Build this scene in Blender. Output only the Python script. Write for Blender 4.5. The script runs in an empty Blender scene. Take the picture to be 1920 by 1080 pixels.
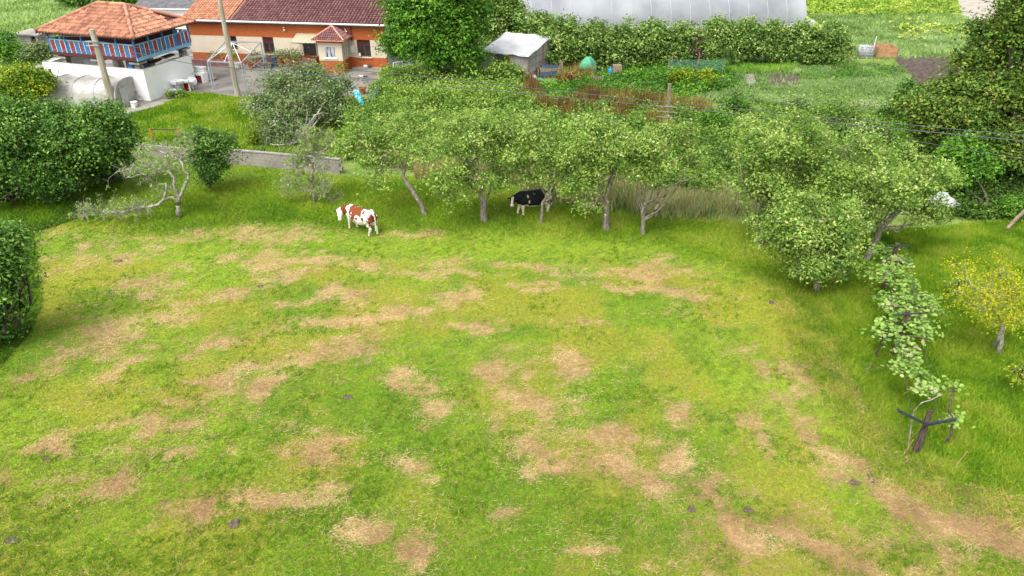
import bpy, math, random
import numpy as np
from mathutils import Vector, Matrix

# ---------------------------------------------------------------- camera, world, sun, exposure
scene = bpy.context.scene
COL = scene.collection
F, TH, H = 1350.0, math.radians(30.4), 16.0
CT, ST = math.cos(TH), math.sin(TH)
cam_d = bpy.data.cameras.new('camera')
cam = bpy.data.objects.new('camera', cam_d)
COL.objects.link(cam)
cam_d.sensor_width = 36.0
cam_d.lens = F / 1920 * 36
cam_d.clip_end = 3000
cam.location = (0, 0, H)
cam.rotation_euler = (math.pi / 2 - TH, 0, 0)
scene.camera = cam

SUN_EL, SUN_AZ = math.radians(58), math.radians(215)   # azimuth from +Y clockwise
world = bpy.data.worlds.new('World')
scene.world = world
world.use_nodes = True
wn, wl = world.node_tree.nodes, world.node_tree.links
bg = wn['Background']
sky = wn.new('ShaderNodeTexSky')
sky.sky_type = 'NISHITA'
sky.sun_disc = False
sky.sun_elevation = SUN_EL
sky.sun_rotation = SUN_AZ
sky.dust_density = 4.0
hs = wn.new('ShaderNodeHueSaturation')
hs.inputs['Saturation'].default_value = 0.2
wl.new(sky.outputs[0], hs.inputs['Color'])
wl.new(hs.outputs[0], bg.inputs['Color'])
bg.inputs['Strength'].default_value = 0.15
sd = bpy.data.lights.new('sun', 'SUN')
sd.energy = 1.2
sd.angle = math.radians(40)
sd.color = (1.0, 0.96, 0.89)
sun = bpy.data.objects.new('sun', sd)
COL.objects.link(sun)
dv = Vector((math.sin(SUN_AZ) * math.cos(SUN_EL), math.cos(SUN_AZ) * math.cos(SUN_EL), math.sin(SUN_EL)))
sun.rotation_euler = dv.to_track_quat('Z', 'Y').to_euler()
scene.view_settings.view_transform = 'Standard'
scene.view_settings.look = 'None'
scene.view_settings.exposure = 1.1
scene.view_settings.gamma = 1.0
scene.render.engine = 'CYCLES'
scene.cycles.max_bounces = 6
scene.cycles.diffuse_bounces = 3
scene.cycles.transparent_max_bounces = 8

# ---------------------------------------------------------------- helpers
def ray(px, py):
    u = (px - 960) / F
    v = (540 - py) / F
    return (u, CT + v * ST, -ST + v * CT)
def g(px, py, z=0.0):
    """point at height z seen at pixel px, py of the photograph"""
    d = ray(px, py)
    t = (z - H) / d[2]
    return (d[0] * t, d[1] * t, z)
def at(px, py, Y):
    d = ray(px, py)
    t = Y / d[1]
    return (d[0] * t, Y, H + d[2] * t)
def mpp(Y, z=0):
    """metres per photo pixel at depth"""
    return (Y * CT - (z - H) * ST) / F

R = np.random.default_rng(7)
random.seed(7)

def tag(o, label=None, cat=None, group=None, kind=None):
    if label: o['label'] = label
    if cat: o['category'] = cat
    if group: o['group'] = group
    if kind: o['kind'] = kind
    return o
def empty(name, loc, label, cat, rz=0.0, group=None):
    o = bpy.data.objects.new(name, None)
    o.empty_display_size = 0.2
    COL.objects.link(o)
    o.location = loc
    o.rotation_euler = (0, 0, rz)
    return tag(o, label, cat, group)
def root_of(o):
    while o.parent: o = o.parent
    return o
def to_local(o, V):
    """world coordinates to the local frame of a thing whose root alone is transformed"""
    r = root_of(o)
    V = np.asarray(V, float) - np.array(r.location)
    a = -r.rotation_euler[2]
    c, s = math.cos(a), math.sin(a)
    X = V[:, 0] * c - V[:, 1] * s
    Y = V[:, 0] * s + V[:, 1] * c
    return np.stack([X, Y, V[:, 2]], 1)
def mesh_np(name, V, Fc, mat, parent=None, loc=None, attrs=None, smooth=False, local=False):
    """link one mesh object; V (N,3), Fc (M,k) all faces of k corners"""
    V = np.asarray(V, np.float64)
    me = bpy.data.meshes.new(name)
    n, (m, k) = len(V), Fc.shape
    o = bpy.data.objects.new(name, me)
    COL.objects.link(o)
    if parent is not None:
        o.parent = parent
        if not local: V = to_local(parent, V)
    elif loc is not None:
        o.location = loc
        if not local: V = V - np.array(loc)
    me.vertices.add(n)
    me.vertices.foreach_set('co', V.astype(np.float32).ravel())
    me.loops.add(m * k)
    me.loops.foreach_set('vertex_index', Fc.astype(np.int32).ravel())
    me.polygons.add(m)
    me.polygons.foreach_set('loop_start', np.arange(0, m * k, k, dtype=np.int32))
    if smooth: me.polygons.foreach_set('use_smooth', np.ones(m, bool))
    me.update(calc_edges=True)
    for a, val in (attrs or {}).items():
        val = np.asarray(val, np.float32)
        if val.ndim == 1:
            at_ = me.attributes.new(a, 'FLOAT', 'POINT')
            at_.data.foreach_set('value', val)
        else:
            at_ = me.attributes.new(a, 'FLOAT_COLOR', 'POINT')
            at_.data.foreach_set('color', np.concatenate([val, np.ones((n, 1), np.float32)], 1).ravel())
    me.materials.append(mat)
    return o

class MB:
    """collects shapes; build() links them as ONE mesh object. local=True: coordinates already in the thing's frame"""
    def __init__(s, local=False):
        s.v, s.f, s.t, s.local = [], [], [], local
    def add(s, vs, fs, tint=None):
        b = len(s.v)
        s.v += [tuple(p) for p in vs]
        s.f += [tuple(i + b for i in q) for q in fs]
        s.t += [random.random() if tint is None else tint] * len(vs)
        return s
    def box(s, c, d, rz=0.0, rx=0.0, ry=0.0, tint=None):
        M = Matrix.Rotation(rz, 3, 'Z') @ Matrix.Rotation(ry, 3, 'Y') @ Matrix.Rotation(rx, 3, 'X')
        vs = [Vector(c) + M @ Vector((x * d[0] / 2, y * d[1] / 2, z * d[2] / 2)) for x in (-1, 1) for y in (-1, 1) for z in (-1, 1)]
        return s.add(vs, [(0, 1, 3, 2), (4, 6, 7, 5), (0, 4, 5, 1), (2, 3, 7, 6), (0, 2, 6, 4), (1, 5, 7, 3)], tint)
    def bb(s, x0, x1, y0, y1, z0, z1, tint=None):
        return s.box(((x0 + x1) / 2, (y0 + y1) / 2, (z0 + z1) / 2), (abs(x1 - x0), abs(y1 - y0), abs(z1 - z0)), tint=tint)
    def bar(s, a, b, w, h=None, tint=None):
        """square bar from a to b"""
        a, b = Vector(a), Vector(b)
        h = h or w
        d = (b - a).normalized()
        up = Vector((0, 0, 1)) if abs(d.z) < 0.95 else Vector((0, 1, 0))
        x = d.cross(up).normalized()
        y = x.cross(d)
        vs = [p + x * i * w / 2 + y * j * h / 2 for p in (a, b) for i, j in ((-1, -1), (1, -1), (1, 1), (-1, 1))]
        return s.add(vs, [(3, 2, 1, 0), (4, 5, 6, 7), (0, 1, 5, 4), (1, 2, 6, 5), (2, 3, 7, 6), (3, 0, 4, 7)], tint)
    def tube(s, pts, rad, n=8, cap=True, tint=None):
        pts = [Vector(p) for p in pts]
        rad = rad if hasattr(rad, '__len__') else [rad] * len(pts)
        vs, fs = [], []
        for i, p in enumerate(pts):
            d = (pts[min(i + 1, len(pts) - 1)] - pts[max(i - 1, 0)]).normalized()
            up = Vector((0, 0, 1)) if abs(d.z) < 0.9 else Vector((1, 0, 0))
            x = d.cross(up).normalized()
            y = d.cross(x)
            for k in range(n):
                a = 2 * math.pi * k / n
                vs.append(p + (x * math.cos(a) + y * math.sin(a)) * rad[i])
        for i in range(len(pts) - 1):
            for k in range(n):
                k2 = (k + 1) % n
                fs.append((i * n + k, i * n + k2, (i + 1) * n + k2, (i + 1) * n + k))
        if cap:
            fs.append(tuple(range(n)))
            fs.append(tuple(reversed(range((len(pts) - 1) * n, len(pts) * n))))
        return s.add(vs, fs, tint)
    def lathe(s, c, prof, n=16, sx=1, sy=1, tint=None):
        """prof: (radius, z) pairs bottom to top about c"""
        vs, fs = [], []
        for r, z in prof:
            for k in range(n):
                a = 2 * math.pi * k / n
                vs.append((c[0] + r * math.cos(a) * sx, c[1] + r * math.sin(a) * sy, c[2] + z))
        for i in range(len(prof) - 1):
            for k in range(n):
                k2 = (k + 1) % n
                fs.append((i * n + k, i * n + k2, (i + 1) * n + k2, (i + 1) * n + k))
        fs.append(tuple(reversed(range(n))))
        fs.append(tuple(range((len(prof) - 1) * n, len(prof) * n)))
        return s.add(vs, fs, tint)
    def blob(s, c, d, n=8, rough=0.15, tint=None):
        """lumpy ellipsoid"""
        vs, fs = [], []
        m = n
        for i in range(1, m):
            t = math.pi * i / m
            for k in range(2 * n):
                a = math.pi * k / n
                q = 1 + random.uniform(-rough, rough)
                vs.append((c[0] + d[0] / 2 * math.sin(t) * math.cos(a) * q, c[1] + d[1] / 2 * math.sin(t) * math.sin(a) * q, c[2] - d[2] / 2 * math.cos(t) * q))
        w = 2 * n
        for i in range(m - 2):
            for k in range(w):
                k2 = (k + 1) % w
                fs.append((i * w + k, i * w + k2, (i + 1) * w + k2, (i + 1) * w + k))
        fs.append(tuple(reversed(range(w))))
        fs.append(tuple(range((m - 2) * w, (m - 1) * w)))
        return s.add(vs, fs, tint)
    def sheet(s, P, th=0.0, tint=None):
        """P[i][j] grid of points; th thickness downwards"""
        a, b = len(P), len(P[0])
        vs = [p for row in P for p in row]
        fs = [(i * b + j, i * b + j + 1, (i + 1) * b + j + 1, (i + 1) * b + j) for i in range(a - 1) for j in range(b - 1)]
        if th:
            m = len(vs)
            vs = vs + [(p[0], p[1], p[2] - th) for p in vs]
            fs = fs + [tuple(i + m for i in reversed(q)) for q in fs]
            for i in range(a - 1):
                for j in (0, b - 1):
                    fs.append((i * b + j, (i + 1) * b + j, (i + 1) * b + j + m, i * b + j + m))
            for j in range(b - 1):
                for i in (0, a - 1):
                    fs.append((i * b + j, i * b + j + 1, i * b + j + 1 + m, i * b + j + m))
        return s.add(vs, fs, tint)
    def build(s, name, mat, parent=None, loc=None, smooth=False):
        V = np.array(s.v, float)
        me = bpy.data.meshes.new(name)
        o = bpy.data.objects.new(name, me)
        COL.objects.link(o)
        if parent is not None:
            o.parent = parent
            if not s.local: V = to_local(parent, V)
        elif loc is not None:
            o.location = loc
            if not s.local: V = V - np.array(loc)
        me.from_pydata([tuple(p) for p in V], [], s.f)
        at_ = me.attributes.new('tint', 'FLOAT', 'POINT')
        at_.data.foreach_set('value', np.array(s.t, np.float32))
        if smooth:
            me.polygons.foreach_set('use_smooth', np.ones(len(me.polygons), bool))
        me.update()
        me.materials.append(mat)
        return o

def copy_thing(root, loc, rz=None, label=None, scale=None):
    r = root.copy()
    COL.objects.link(r)
    r.location = loc
    if rz is not None: r.rotation_euler = (0, 0, rz)
    if scale: r.scale = (scale, scale, scale)
    if label: r['label'] = label
    for ch in root.children:
        c = ch.copy()
        COL.objects.link(c)
        c.parent = r
        for gc in ch.children:
            d = gc.copy()
            COL.objects.link(d)
            d.parent = c
    return r

# ---------------------------------------------------------------- noise and polygons
def _h(ix, iy, seed):
    n = (ix * 374761393 + iy * 668265263 + seed * 1442695041) & 0xffffffff
    n = ((n ^ (n >> 13)) * 1274126177) & 0xffffffff
    return ((n ^ (n >> 16)) & 0xffff) / 65535.0
def vnoise(x, y, seed=0):
    ix, iy = np.floor(x).astype(np.int64), np.floor(y).astype(np.int64)
    fx, fy = x - ix, y - iy
    fx, fy = fx * fx * (3 - 2 * fx), fy * fy * (3 - 2 * fy)
    a, b = _h(ix, iy, seed), _h(ix + 1, iy, seed)
    c, d = _h(ix, iy + 1, seed), _h(ix + 1, iy + 1, seed)
    return (a * (1 - fx) + b * fx) * (1 - fy) + (c * (1 - fx) + d * fx) * fy
def fbm(x, y, sc=1.0, o=4, seed=0):
    t, a, w = 0, 1.0, 0
    for i in range(o):
        t = t + a * vnoise(x * sc, y * sc, seed + i * 17)
        w += a
        a *= 0.5
        sc *= 2.03
    return t / w
def sst(a, b, x):
    t = np.clip((x - a) / (b - a), 0, 1)
    return t * t * (3 - 2 * t)
def gpoly(pp):
    return np.array([g(*p)[:2] for p in pp])
def inpoly(x, y, P):
    ins = np.zeros(np.shape(x), bool)
    n = len(P)
    for i in range(n):
        x0, y0 = P[i]
        x1, y1 = P[(i + 1) % n]
        if y0 == y1: continue
        c = ((y0 > y) != (y1 > y)) & (x < (x1 - x0) * (y - y0) / (y1 - y0) + x0)
        ins ^= c
    return ins
def scatter(P, n, rng=R):
    """n random points inside ground polygon P"""
    lo, hi = P.min(0), P.max(0)
    out = np.zeros((0, 2))
    while len(out) < n:
        q = rng.uniform(lo, hi, (n * 2, 2))
        out = np.concatenate([out, q[inpoly(q[:, 0], q[:, 1], P)]])
    return out[:n]

# ---------------------------------------------------------------- materials
def nodes(name):
    m = bpy.data.materials.new(name)
    m.use_nodes = True
    nt = m.node_tree
    return m, nt.nodes, nt.links, nt.nodes['Principled BSDF']
def ramp(n, stops, interp='LINEAR'):
    r = n.new('ShaderNodeValToRGB')
    r.color_ramp.interpolation = interp
    e = r.color_ramp.elements
    while len(e) < len(stops): e.new(0.5)
    for el, (p, c) in zip(e, stops):
        el.position = p
        el.color = (*c, 1)
    return r
def mat(name, c1, c2=None, rough=0.8, scale=3.0, bump=0.0, bscale=30.0, metal=0.0, spec=0.3, attr=False, stretch=None, detail=6, p=(0.35, 0.65)):
    """noise mix of two colours in object space; attr: tint per piece instead"""
    m, n, l, b = nodes(name)
    c2 = c2 or tuple(x * 0.75 for x in c1)
    tc = n.new('ShaderNodeTexCoord')
    mp = n.new('ShaderNodeMapping')
    l.new(tc.outputs['Object'], mp.inputs['Vector'])
    if stretch: mp.inputs['Scale'].default_value = stretch
    nz = n.new('ShaderNodeTexNoise')
    nz.inputs['Scale'].default_value = scale
    nz.inputs['Detail'].default_value = detail
    l.new(mp.outputs[0], nz.inputs['Vector'])
    r = ramp(n, [(p[0], c2), (p[1], c1)])
    if attr:
        a = n.new('ShaderNodeAttribute')
        a.attribute_name = 'tint'
        mx = n.new('ShaderNodeMath')
        mx.operation = 'MULTIPLY_ADD'
        mx.inputs[1].default_value = 0.45
        l.new(a.outputs['Fac'], mx.inputs[0])
        m2 = n.new('ShaderNodeMath')
        m2.operation = 'MULTIPLY'
        m2.inputs[1].default_value = 0.55
        l.new(nz.outputs['Fac'], m2.inputs[0])
        l.new(m2.outputs[0], mx.inputs[2])
        l.new(mx.outputs[0], r.inputs['Fac'])
    else:
        l.new(nz.outputs['Fac'], r.inputs['Fac'])
    l.new(r.outputs['Color'], b.inputs['Base Color'])
    b.inputs['Roughness'].default_value = rough
    b.inputs['Metallic'].default_value = metal
    b.inputs['Specular IOR Level'].default_value = spec
    if bump:
        n2 = n.new('ShaderNodeTexNoise')
        n2.inputs['Scale'].default_value = bscale
        n2.inputs['Detail'].default_value = 5
        l.new(mp.outputs[0], n2.inputs['Vector'])
        bp = n.new('ShaderNodeBump')
        bp.inputs['Strength'].default_value = bump
        bp.inputs['Distance'].default_value = 0.02
        l.new(n2.outputs['Fac'], bp.inputs['Height'])
        l.new(bp.outputs[0], b.inputs['Normal'])
    return m
def leafmat(name, stops, trans=0.3, rough=0.55, spec=0.25):
    m, n, l, b = nodes(name)
    a = n.new('ShaderNodeAttribute')
    a.attribute_name = 'tint'
    r = ramp(n, stops)
    l.new(a.outputs['Fac'], r.inputs['Fac'])
    l.new(r.outputs['Color'], b.inputs['Base Color'])
    b.inputs['Roughness'].default_value = rough
    b.inputs['Specular IOR Level'].default_value = spec
    if trans:
        t = n.new('ShaderNodeBsdfTranslucent')
        l.new(r.outputs['Color'], t.inputs['Color'])
        mx = n.new('ShaderNodeMixShader')
        mx.inputs[0].default_value = trans
        l.new(b.outputs[0], mx.inputs[1])
        l.new(t.outputs[0], mx.inputs[2])
        l.new(mx.outputs[0], n['Material Output'].inputs['Surface'])
    return m
def colmat(name, rough=0.9, nscale=9.0, bump=0.5, var=0.35):
    """albedo from the mesh attribute Col, broken up by fine noise"""
    m, n, l, b = nodes(name)
    a = n.new('ShaderNodeAttribute')
    a.attribute_name = 'Col'
    tc = n.new('ShaderNodeTexCoord')
    nz = n.new('ShaderNodeTexNoise')
    nz.inputs['Scale'].default_value = nscale
    nz.inputs['Detail'].default_value = 8
    nz.inputs['Roughness'].default_value = 0.7
    l.new(tc.outputs['Object'], nz.inputs['Vector'])
    mr = n.new('ShaderNodeMapRange')
    mr.inputs['From Min'].default_value = 0.3
    mr.inputs['From Max'].default_value = 0.7
    mr.inputs['To Min'].default_value = 1 - var
    mr.inputs['To Max'].default_value = 1 + var
    l.new(nz.outputs['Fac'], mr.inputs['Value'])
    vm = n.new('ShaderNodeVectorMath')
    vm.operation = 'SCALE'
    l.new(a.outputs['Color'], vm.inputs[0])
    l.new(mr.outputs[0], vm.inputs['Scale'])
    l.new(vm.outputs[0], b.inputs['Base Color'])
    b.inputs['Roughness'].default_value = rough
    b.inputs['Specular IOR Level'].default_value = 0.15
    if bump:
        bp = n.new('ShaderNodeBump')
        bp.inputs['Strength'].default_value = bump
        bp.inputs['Distance'].default_value = 0.03
        l.new(nz.outputs['Fac'], bp.inputs['Height'])
        l.new(bp.outputs[0], b.inputs['Normal'])
    return m

M = {}
M['white'] = mat('white_render', (0.84, 0.84, 0.82), (0.66, 0.66, 0.63), scale=0.7, bump=0.3, p=(0.25, 0.42))
M['cream'] = mat('cream_render', (0.62, 0.54, 0.42), (0.56, 0.48, 0.37), scale=1.2, bump=0.2)
M['orange'] = mat('orange_brick_tile', (0.44, 0.12, 0.035), (0.33, 0.08, 0.02), scale=7, bump=0.3, stretch=(0.6, 1, 3))
M['grey_white'] = mat('pale_render', (0.55, 0.57, 0.6), (0.42, 0.44, 0.46), scale=1.0, bump=0.2)
M['tile_brown'] = mat('brown_roof_tile', (0.25, 0.12, 0.115), (0.12, 0.05, 0.052), rough=0.6, scale=2, bump=0.3, attr=True, p=(0.2, 0.75))
M['tile_pale'] = mat('pale_roof_tile', (0.60, 0.31, 0.19), (0.36, 0.16, 0.09), rough=0.8, scale=1.5, bump=0.3, attr=True, p=(0.2, 0.75))
M['tile_old'] = mat('old_terracotta_tile', (0.56, 0.27, 0.165), (0.24, 0.105, 0.07), rough=0.85, scale=1.2, bump=0.5, attr=True, p=(0.22, 0.72))
M['pink_ridge'] = mat('pink_ridge_tile', (0.62, 0.3, 0.22), (0.5, 0.22, 0.16), scale=5)
M['slate'] = mat('grey_corrugated', (0.17, 0.17, 0.18), (0.1, 0.1, 0.105), scale=2, rough=0.7)
M['gutter'] = mat('gutter_white', (0.72, 0.72, 0.72), (0.6, 0.6, 0.6), rough=0.4, scale=4)
M['blue'] = mat('blue_paint', (0.06, 0.2, 0.45), (0.05, 0.14, 0.33), rough=0.6, scale=5)
M['lightblue'] = mat('light_blue_paint', (0.22, 0.5, 0.68), (0.16, 0.4, 0.6), rough=0.6, scale=5)
M['redp'] = mat('red_paint', (0.35, 0.05, 0.045), (0.25, 0.04, 0.04), rough=0.6, scale=5)
M['maroon'] = mat('dark_red_wood', (0.10, 0.03, 0.032), (0.06, 0.02, 0.022), rough=0.7, scale=5, bump=0.2)
M['brownwin'] = mat('brown_window_frame', (0.15, 0.045, 0.03), (0.1, 0.03, 0.02), rough=0.5, scale=6)
M['glass'] = mat('dark_window_glass', (0.03, 0.035, 0.04), (0.015, 0.018, 0.02), rough=0.12, scale=2, spec=0.7)
M['glass_curtain'] = mat('window_glass_with_curtain', (0.5, 0.53, 0.56), (0.05, 0.06, 0.07), rough=0.15, scale=3.5, spec=0.6, stretch=(2.2, 1, 0.2), p=(0.42, 0.56))
M['whitep'] = mat('white_plastic', (0.8, 0.8, 0.8), (0.7, 0.7, 0.7), rough=0.4, scale=4)
M['concrete'] = mat('aged_concrete', (0.34, 0.31, 0.27), (0.22, 0.2, 0.175), scale=0.7, bump=0.4, bscale=14, detail=10)
M['yard'] = mat('yard_concrete', (0.27, 0.25, 0.225), (0.125, 0.115, 0.10), scale=0.45, bump=0.3, detail=12, p=(0.36, 0.66))
M['pole'] = mat('concrete_pole', (0.42, 0.37, 0.3), (0.26, 0.23, 0.18), scale=2.2, bump=0.5, stretch=(1, 1, 0.3))
M['stone'] = mat('rough_stone', (0.36, 0.34, 0.3), (0.18, 0.17, 0.15), scale=3, bump=1.0, bscale=6)
M['wood'] = mat('weathered_wood', (0.32, 0.25, 0.18), (0.16, 0.12, 0.085), scale=4, bump=0.6, stretch=(4, 4, 0.6))
M['darkwood'] = mat('dark_split_wood', (0.15, 0.105, 0.08), (0.022, 0.016, 0.013), scale=5, bump=1.0, stretch=(5, 5, 0.5))
M['crate'] = mat('box_board', (0.46, 0.26, 0.13), (0.34, 0.18, 0.085), scale=3, bump=0.3)
M['metal'] = mat('galvanised_metal', (0.45, 0.5, 0.53), (0.33, 0.37, 0.4), rough=0.4, scale=5, metal=0.3)
M['darkmetal'] = mat('dark_metal', (0.07, 0.08, 0.09), (0.04, 0.045, 0.05), rough=0.5, scale=8, metal=0.4)
M['film'] = mat('greenhouse_film', (0.50, 0.51, 0.52), (0.33, 0.34, 0.34), rough=0.35, scale=0.8, spec=0.5, bump=0.5, bscale=3, p=(0.3, 0.6))
M['film_dirty'] = mat('dirty_film', (0.42, 0.41, 0.385), (0.25, 0.24, 0.21), rough=0.5, scale=0.9, spec=0.4, bump=0.6, bscale=3)
M['gh'] = mat('big_tunnel_film', (0.30, 0.315, 0.335), (0.20, 0.21, 0.23), rough=0.8, scale=0.25, spec=0.15, bump=0.3, bscale=2, stretch=(1, 0.4, 1))
M['gh_rib'] = mat('tunnel_rib', (0.42, 0.44, 0.46), (0.36, 0.38, 0.4), rough=0.8, spec=0.1)
M['wire'] = mat('cable_black', (0.06, 0.075, 0.08), (0.05, 0.06, 0.065), rough=0.5)
M['soil'] = mat('bare_soil', (0.12, 0.09, 0.07), (0.06, 0.045, 0.04), rough=1, scale=2, bump=1.0, bscale=9)
M['road'] = mat('gravel_track', (0.42, 0.37, 0.32), (0.3, 0.265, 0.225), rough=1, scale=1.2, bump=0.6, bscale=12)
M['dung'] = mat('dried_dung', (0.15, 0.115, 0.085), (0.075, 0.058, 0.045), spec=0.0, rough=1.0, scale=12, bump=0.8)
M['tarp'] = mat('navy_tarpaulin', (0.05, 0.085, 0.13), (0.025, 0.04, 0.065), rough=0.4, scale=3, bump=0.6, bscale=6)
M['greencover'] = mat('green_cover', (0.08, 0.36, 0.2), (0.05, 0.25, 0.14), rough=0.5, scale=3, bump=0.6, bscale=6)
M['cyan'] = mat('turquoise_cloth', (0.75, 0.85, 0.85), (0.02, 0.45, 0.6), rough=0.6, scale=5, p=(0.55, 0.6), detail=4)
M['bluep'] = mat('blue_plastic', (0.03, 0.25, 0.6), (0.02, 0.2, 0.5), rough=0.4)
M['navyp'] = mat('navy_plastic', (0.03, 0.08, 0.2), (0.02, 0.06, 0.15), rough=0.4)
M['terracotta'] = mat('terracotta_pot', (0.45, 0.14, 0.06), (0.33, 0.1, 0.045), rough=0.8)
M['purple'] = mat('grey_purple_paint', (0.15, 0.12, 0.15), (0.1, 0.08, 0.1), rough=0.6)
M['steps'] = mat('red_brown_steps', (0.26, 0.13, 0.12), (0.18, 0.09, 0.085), rough=0.7)
M['awning'] = mat('beige_awning', (0.44, 0.4, 0.27), (0.34, 0.31, 0.2), rough=0.6, scale=1.5)
M['redcloth'] = mat('red_cloth', (0.55, 0.02, 0.025), (0.45, 0.02, 0.02), rough=0.8)
M['orangep'] = mat('orange_metal', (0.75, 0.16, 0.03), (0.6, 0.12, 0.03), rough=0.5)
M['bark'] = mat('grey_bark', (0.30, 0.26, 0.21), (0.12, 0.10, 0.08), scale=6, bump=1.0, bscale=18, stretch=(2, 2, 0.7))
M['bark_pale'] = mat('lichen_bark', (0.40, 0.375, 0.32), (0.16, 0.14, 0.115), scale=5, bump=0.8, bscale=18)
M['bark_dark'] = mat('dark_bark', (0.13, 0.10, 0.08), (0.06, 0.045, 0.035), scale=6, bump=1.0, bscale=18)
M['net'] = mat('green_net', (0.15, 0.33, 0.28), (0.1, 0.25, 0.2), rough=0.7)
G = lambda a, b, c, d=None: [(0.0, a), (0.45, b), (0.8, c), (1.0, d or c)]
M['apple'] = leafmat('apple_leaf', G((0.085, 0.175, 0.03), (0.25, 0.40, 0.065), (0.42, 0.56, 0.12), (0.58, 0.66, 0.24)), 0.42)
M['hazel'] = leafmat('hazel_leaf', G((0.03, 0.08, 0.015), (0.085, 0.20, 0.03), (0.20, 0.37, 0.05), (0.34, 0.52, 0.10)), 0.25)
M['green'] = leafmat('broad_green_leaf', G((0.03, 0.10, 0.012), (0.09, 0.24, 0.02), (0.2, 0.40, 0.035), (0.3, 0.48, 0.06)), 0.3)
M['walnut'] = leafmat('walnut_leaf', G((0.03, 0.07, 0.012), (0.10, 0.195, 0.025), (0.24, 0.34, 0.045), (0.36, 0.32, 0.08)), 0.25)
M['kiwi'] = leafmat('kiwi_leaf', G((0.09, 0.17, 0.03), (0.22, 0.37, 0.065), (0.38, 0.54, 0.14), (0.42, 0.36, 0.24)), 0.35, 0.8, 0.08)
M['kiwi_far'] = leafmat('hedge_vine_leaf', G((0.04, 0.09, 0.015), (0.14, 0.25, 0.045), (0.30, 0.44, 0.09), (0.48, 0.56, 0.2)), 0.25)
M['bramble'] = leafmat('bramble_leaf', G((0.06, 0.12, 0.02), (0.17, 0.30, 0.04), (0.32, 0.46, 0.08), (0.46, 0.50, 0.16)), 0.3)
M['shrub'] = leafmat('dusty_shrub_leaf', G((0.05, 0.09, 0.03), (0.14, 0.22, 0.07), (0.27, 0.36, 0.12), (0.42, 0.40, 0.28)), 0.25)
M['yellow'] = leafmat('yellow_leaf', G((0.18, 0.26, 0.015), (0.40, 0.46, 0.02), (0.60, 0.56, 0.025), (0.72, 0.50, 0.03)), 0.4)
M['lemon'] = leafmat('citrus_leaf', G((0.05, 0.12, 0.01), (0.14, 0.26, 0.015), (0.34, 0.42, 0.02), (0.5, 0.5, 0.03)), 0.25)
M['grass'] = leafmat('grass_blade', G((0.07, 0.13, 0.01), (0.18, 0.29, 0.02), (0.34, 0.385, 0.042), (0.50, 0.38, 0.13)), 0.3, 0.7, 0.15)
M['lush'] = leafmat('lush_grass_blade', G((0.05, 0.13, 0.01), (0.15, 0.29, 0.014), (0.27, 0.40, 0.022), (0.36, 0.42, 0.06)), 0.3, 0.7, 0.15)
M['straw'] = leafmat('straw_strand', G((0.20, 0.125, 0.06), (0.42, 0.26, 0.13), (0.60, 0.41, 0.215), (0.72, 0.55, 0.31)), 0.15, 0.8, 0.15)
M['rust'] = leafmat('rusty_weed', G((0.10, 0.06, 0.02), (0.23, 0.11, 0.04), (0.32, 0.24, 0.07), (0.26, 0.36, 0.07)), 0.2, 0.8, 0.15)
M['coppery'] = leafmat('coppery_leaf', G((0.07, 0.04, 0.03), (0.15, 0.09, 0.07), (0.22, 0.17, 0.10), (0.28, 0.26, 0.12)), 0.2)
M['seedgrass'] = leafmat('seeding_grass', G((0.16, 0.21, 0.05), (0.38, 0.36, 0.13), (0.58, 0.46, 0.24), (0.7, 0.58, 0.36)), 0.3, 0.8, 0.15)
M['palegrass'] = leafmat('pale_green_weed', G((0.12, 0.2, 0.06), (0.24, 0.37, 0.11), (0.38, 0.5, 0.2), (0.5, 0.58, 0.32)), 0.3, 0.8, 0.15)
M['crop'] = leafmat('lettuce_leaf', G((0.13, 0.25, 0.03), (0.25, 0.39, 0.045), (0.38, 0.50, 0.07), (0.52, 0.58, 0.12)), 0.3)

# ---------------------------------------------------------------- foliage
def unit(v):
    return v / np.maximum(np.linalg.norm(v, axis=1, keepdims=True), 1e-9)
def leaves(C, N, size, aspect, tint, rng, round_=False):
    """leaf polygons at centres C with normals about N"""
    n = len(C)
    N = unit(N)
    t = unit(np.cross(N, rng.normal(size=(n, 3))))
    b = np.cross(N, t)
    s = (size * rng.uniform(0.65, 1.3, n))[:, None]
    if round_:
        k = 6
        V = np.stack([C + s * 0.5 * (t * math.cos(a) + b * math.sin(a)) + N * s * (0.08 if i % 2 else -0.05) for i, a in enumerate(np.arange(k) * 2 * math.pi / k)], 1)
        Fc = np.arange(n * k).reshape(n, k)
        return V.reshape(-1, 3), Fc, np.repeat(tint, k)
    w = s * aspect * 0.5
    V = np.stack([C - t * s * 0.5, C + b * w + N * s * 0.07, C + t * s * 0.5 - N * s * 0.1, C - b * w + N * s * 0.07], 1)
    return V.reshape(-1, 3), np.arange(n * 4).reshape(n, 4), np.repeat(tint, 4)
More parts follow.
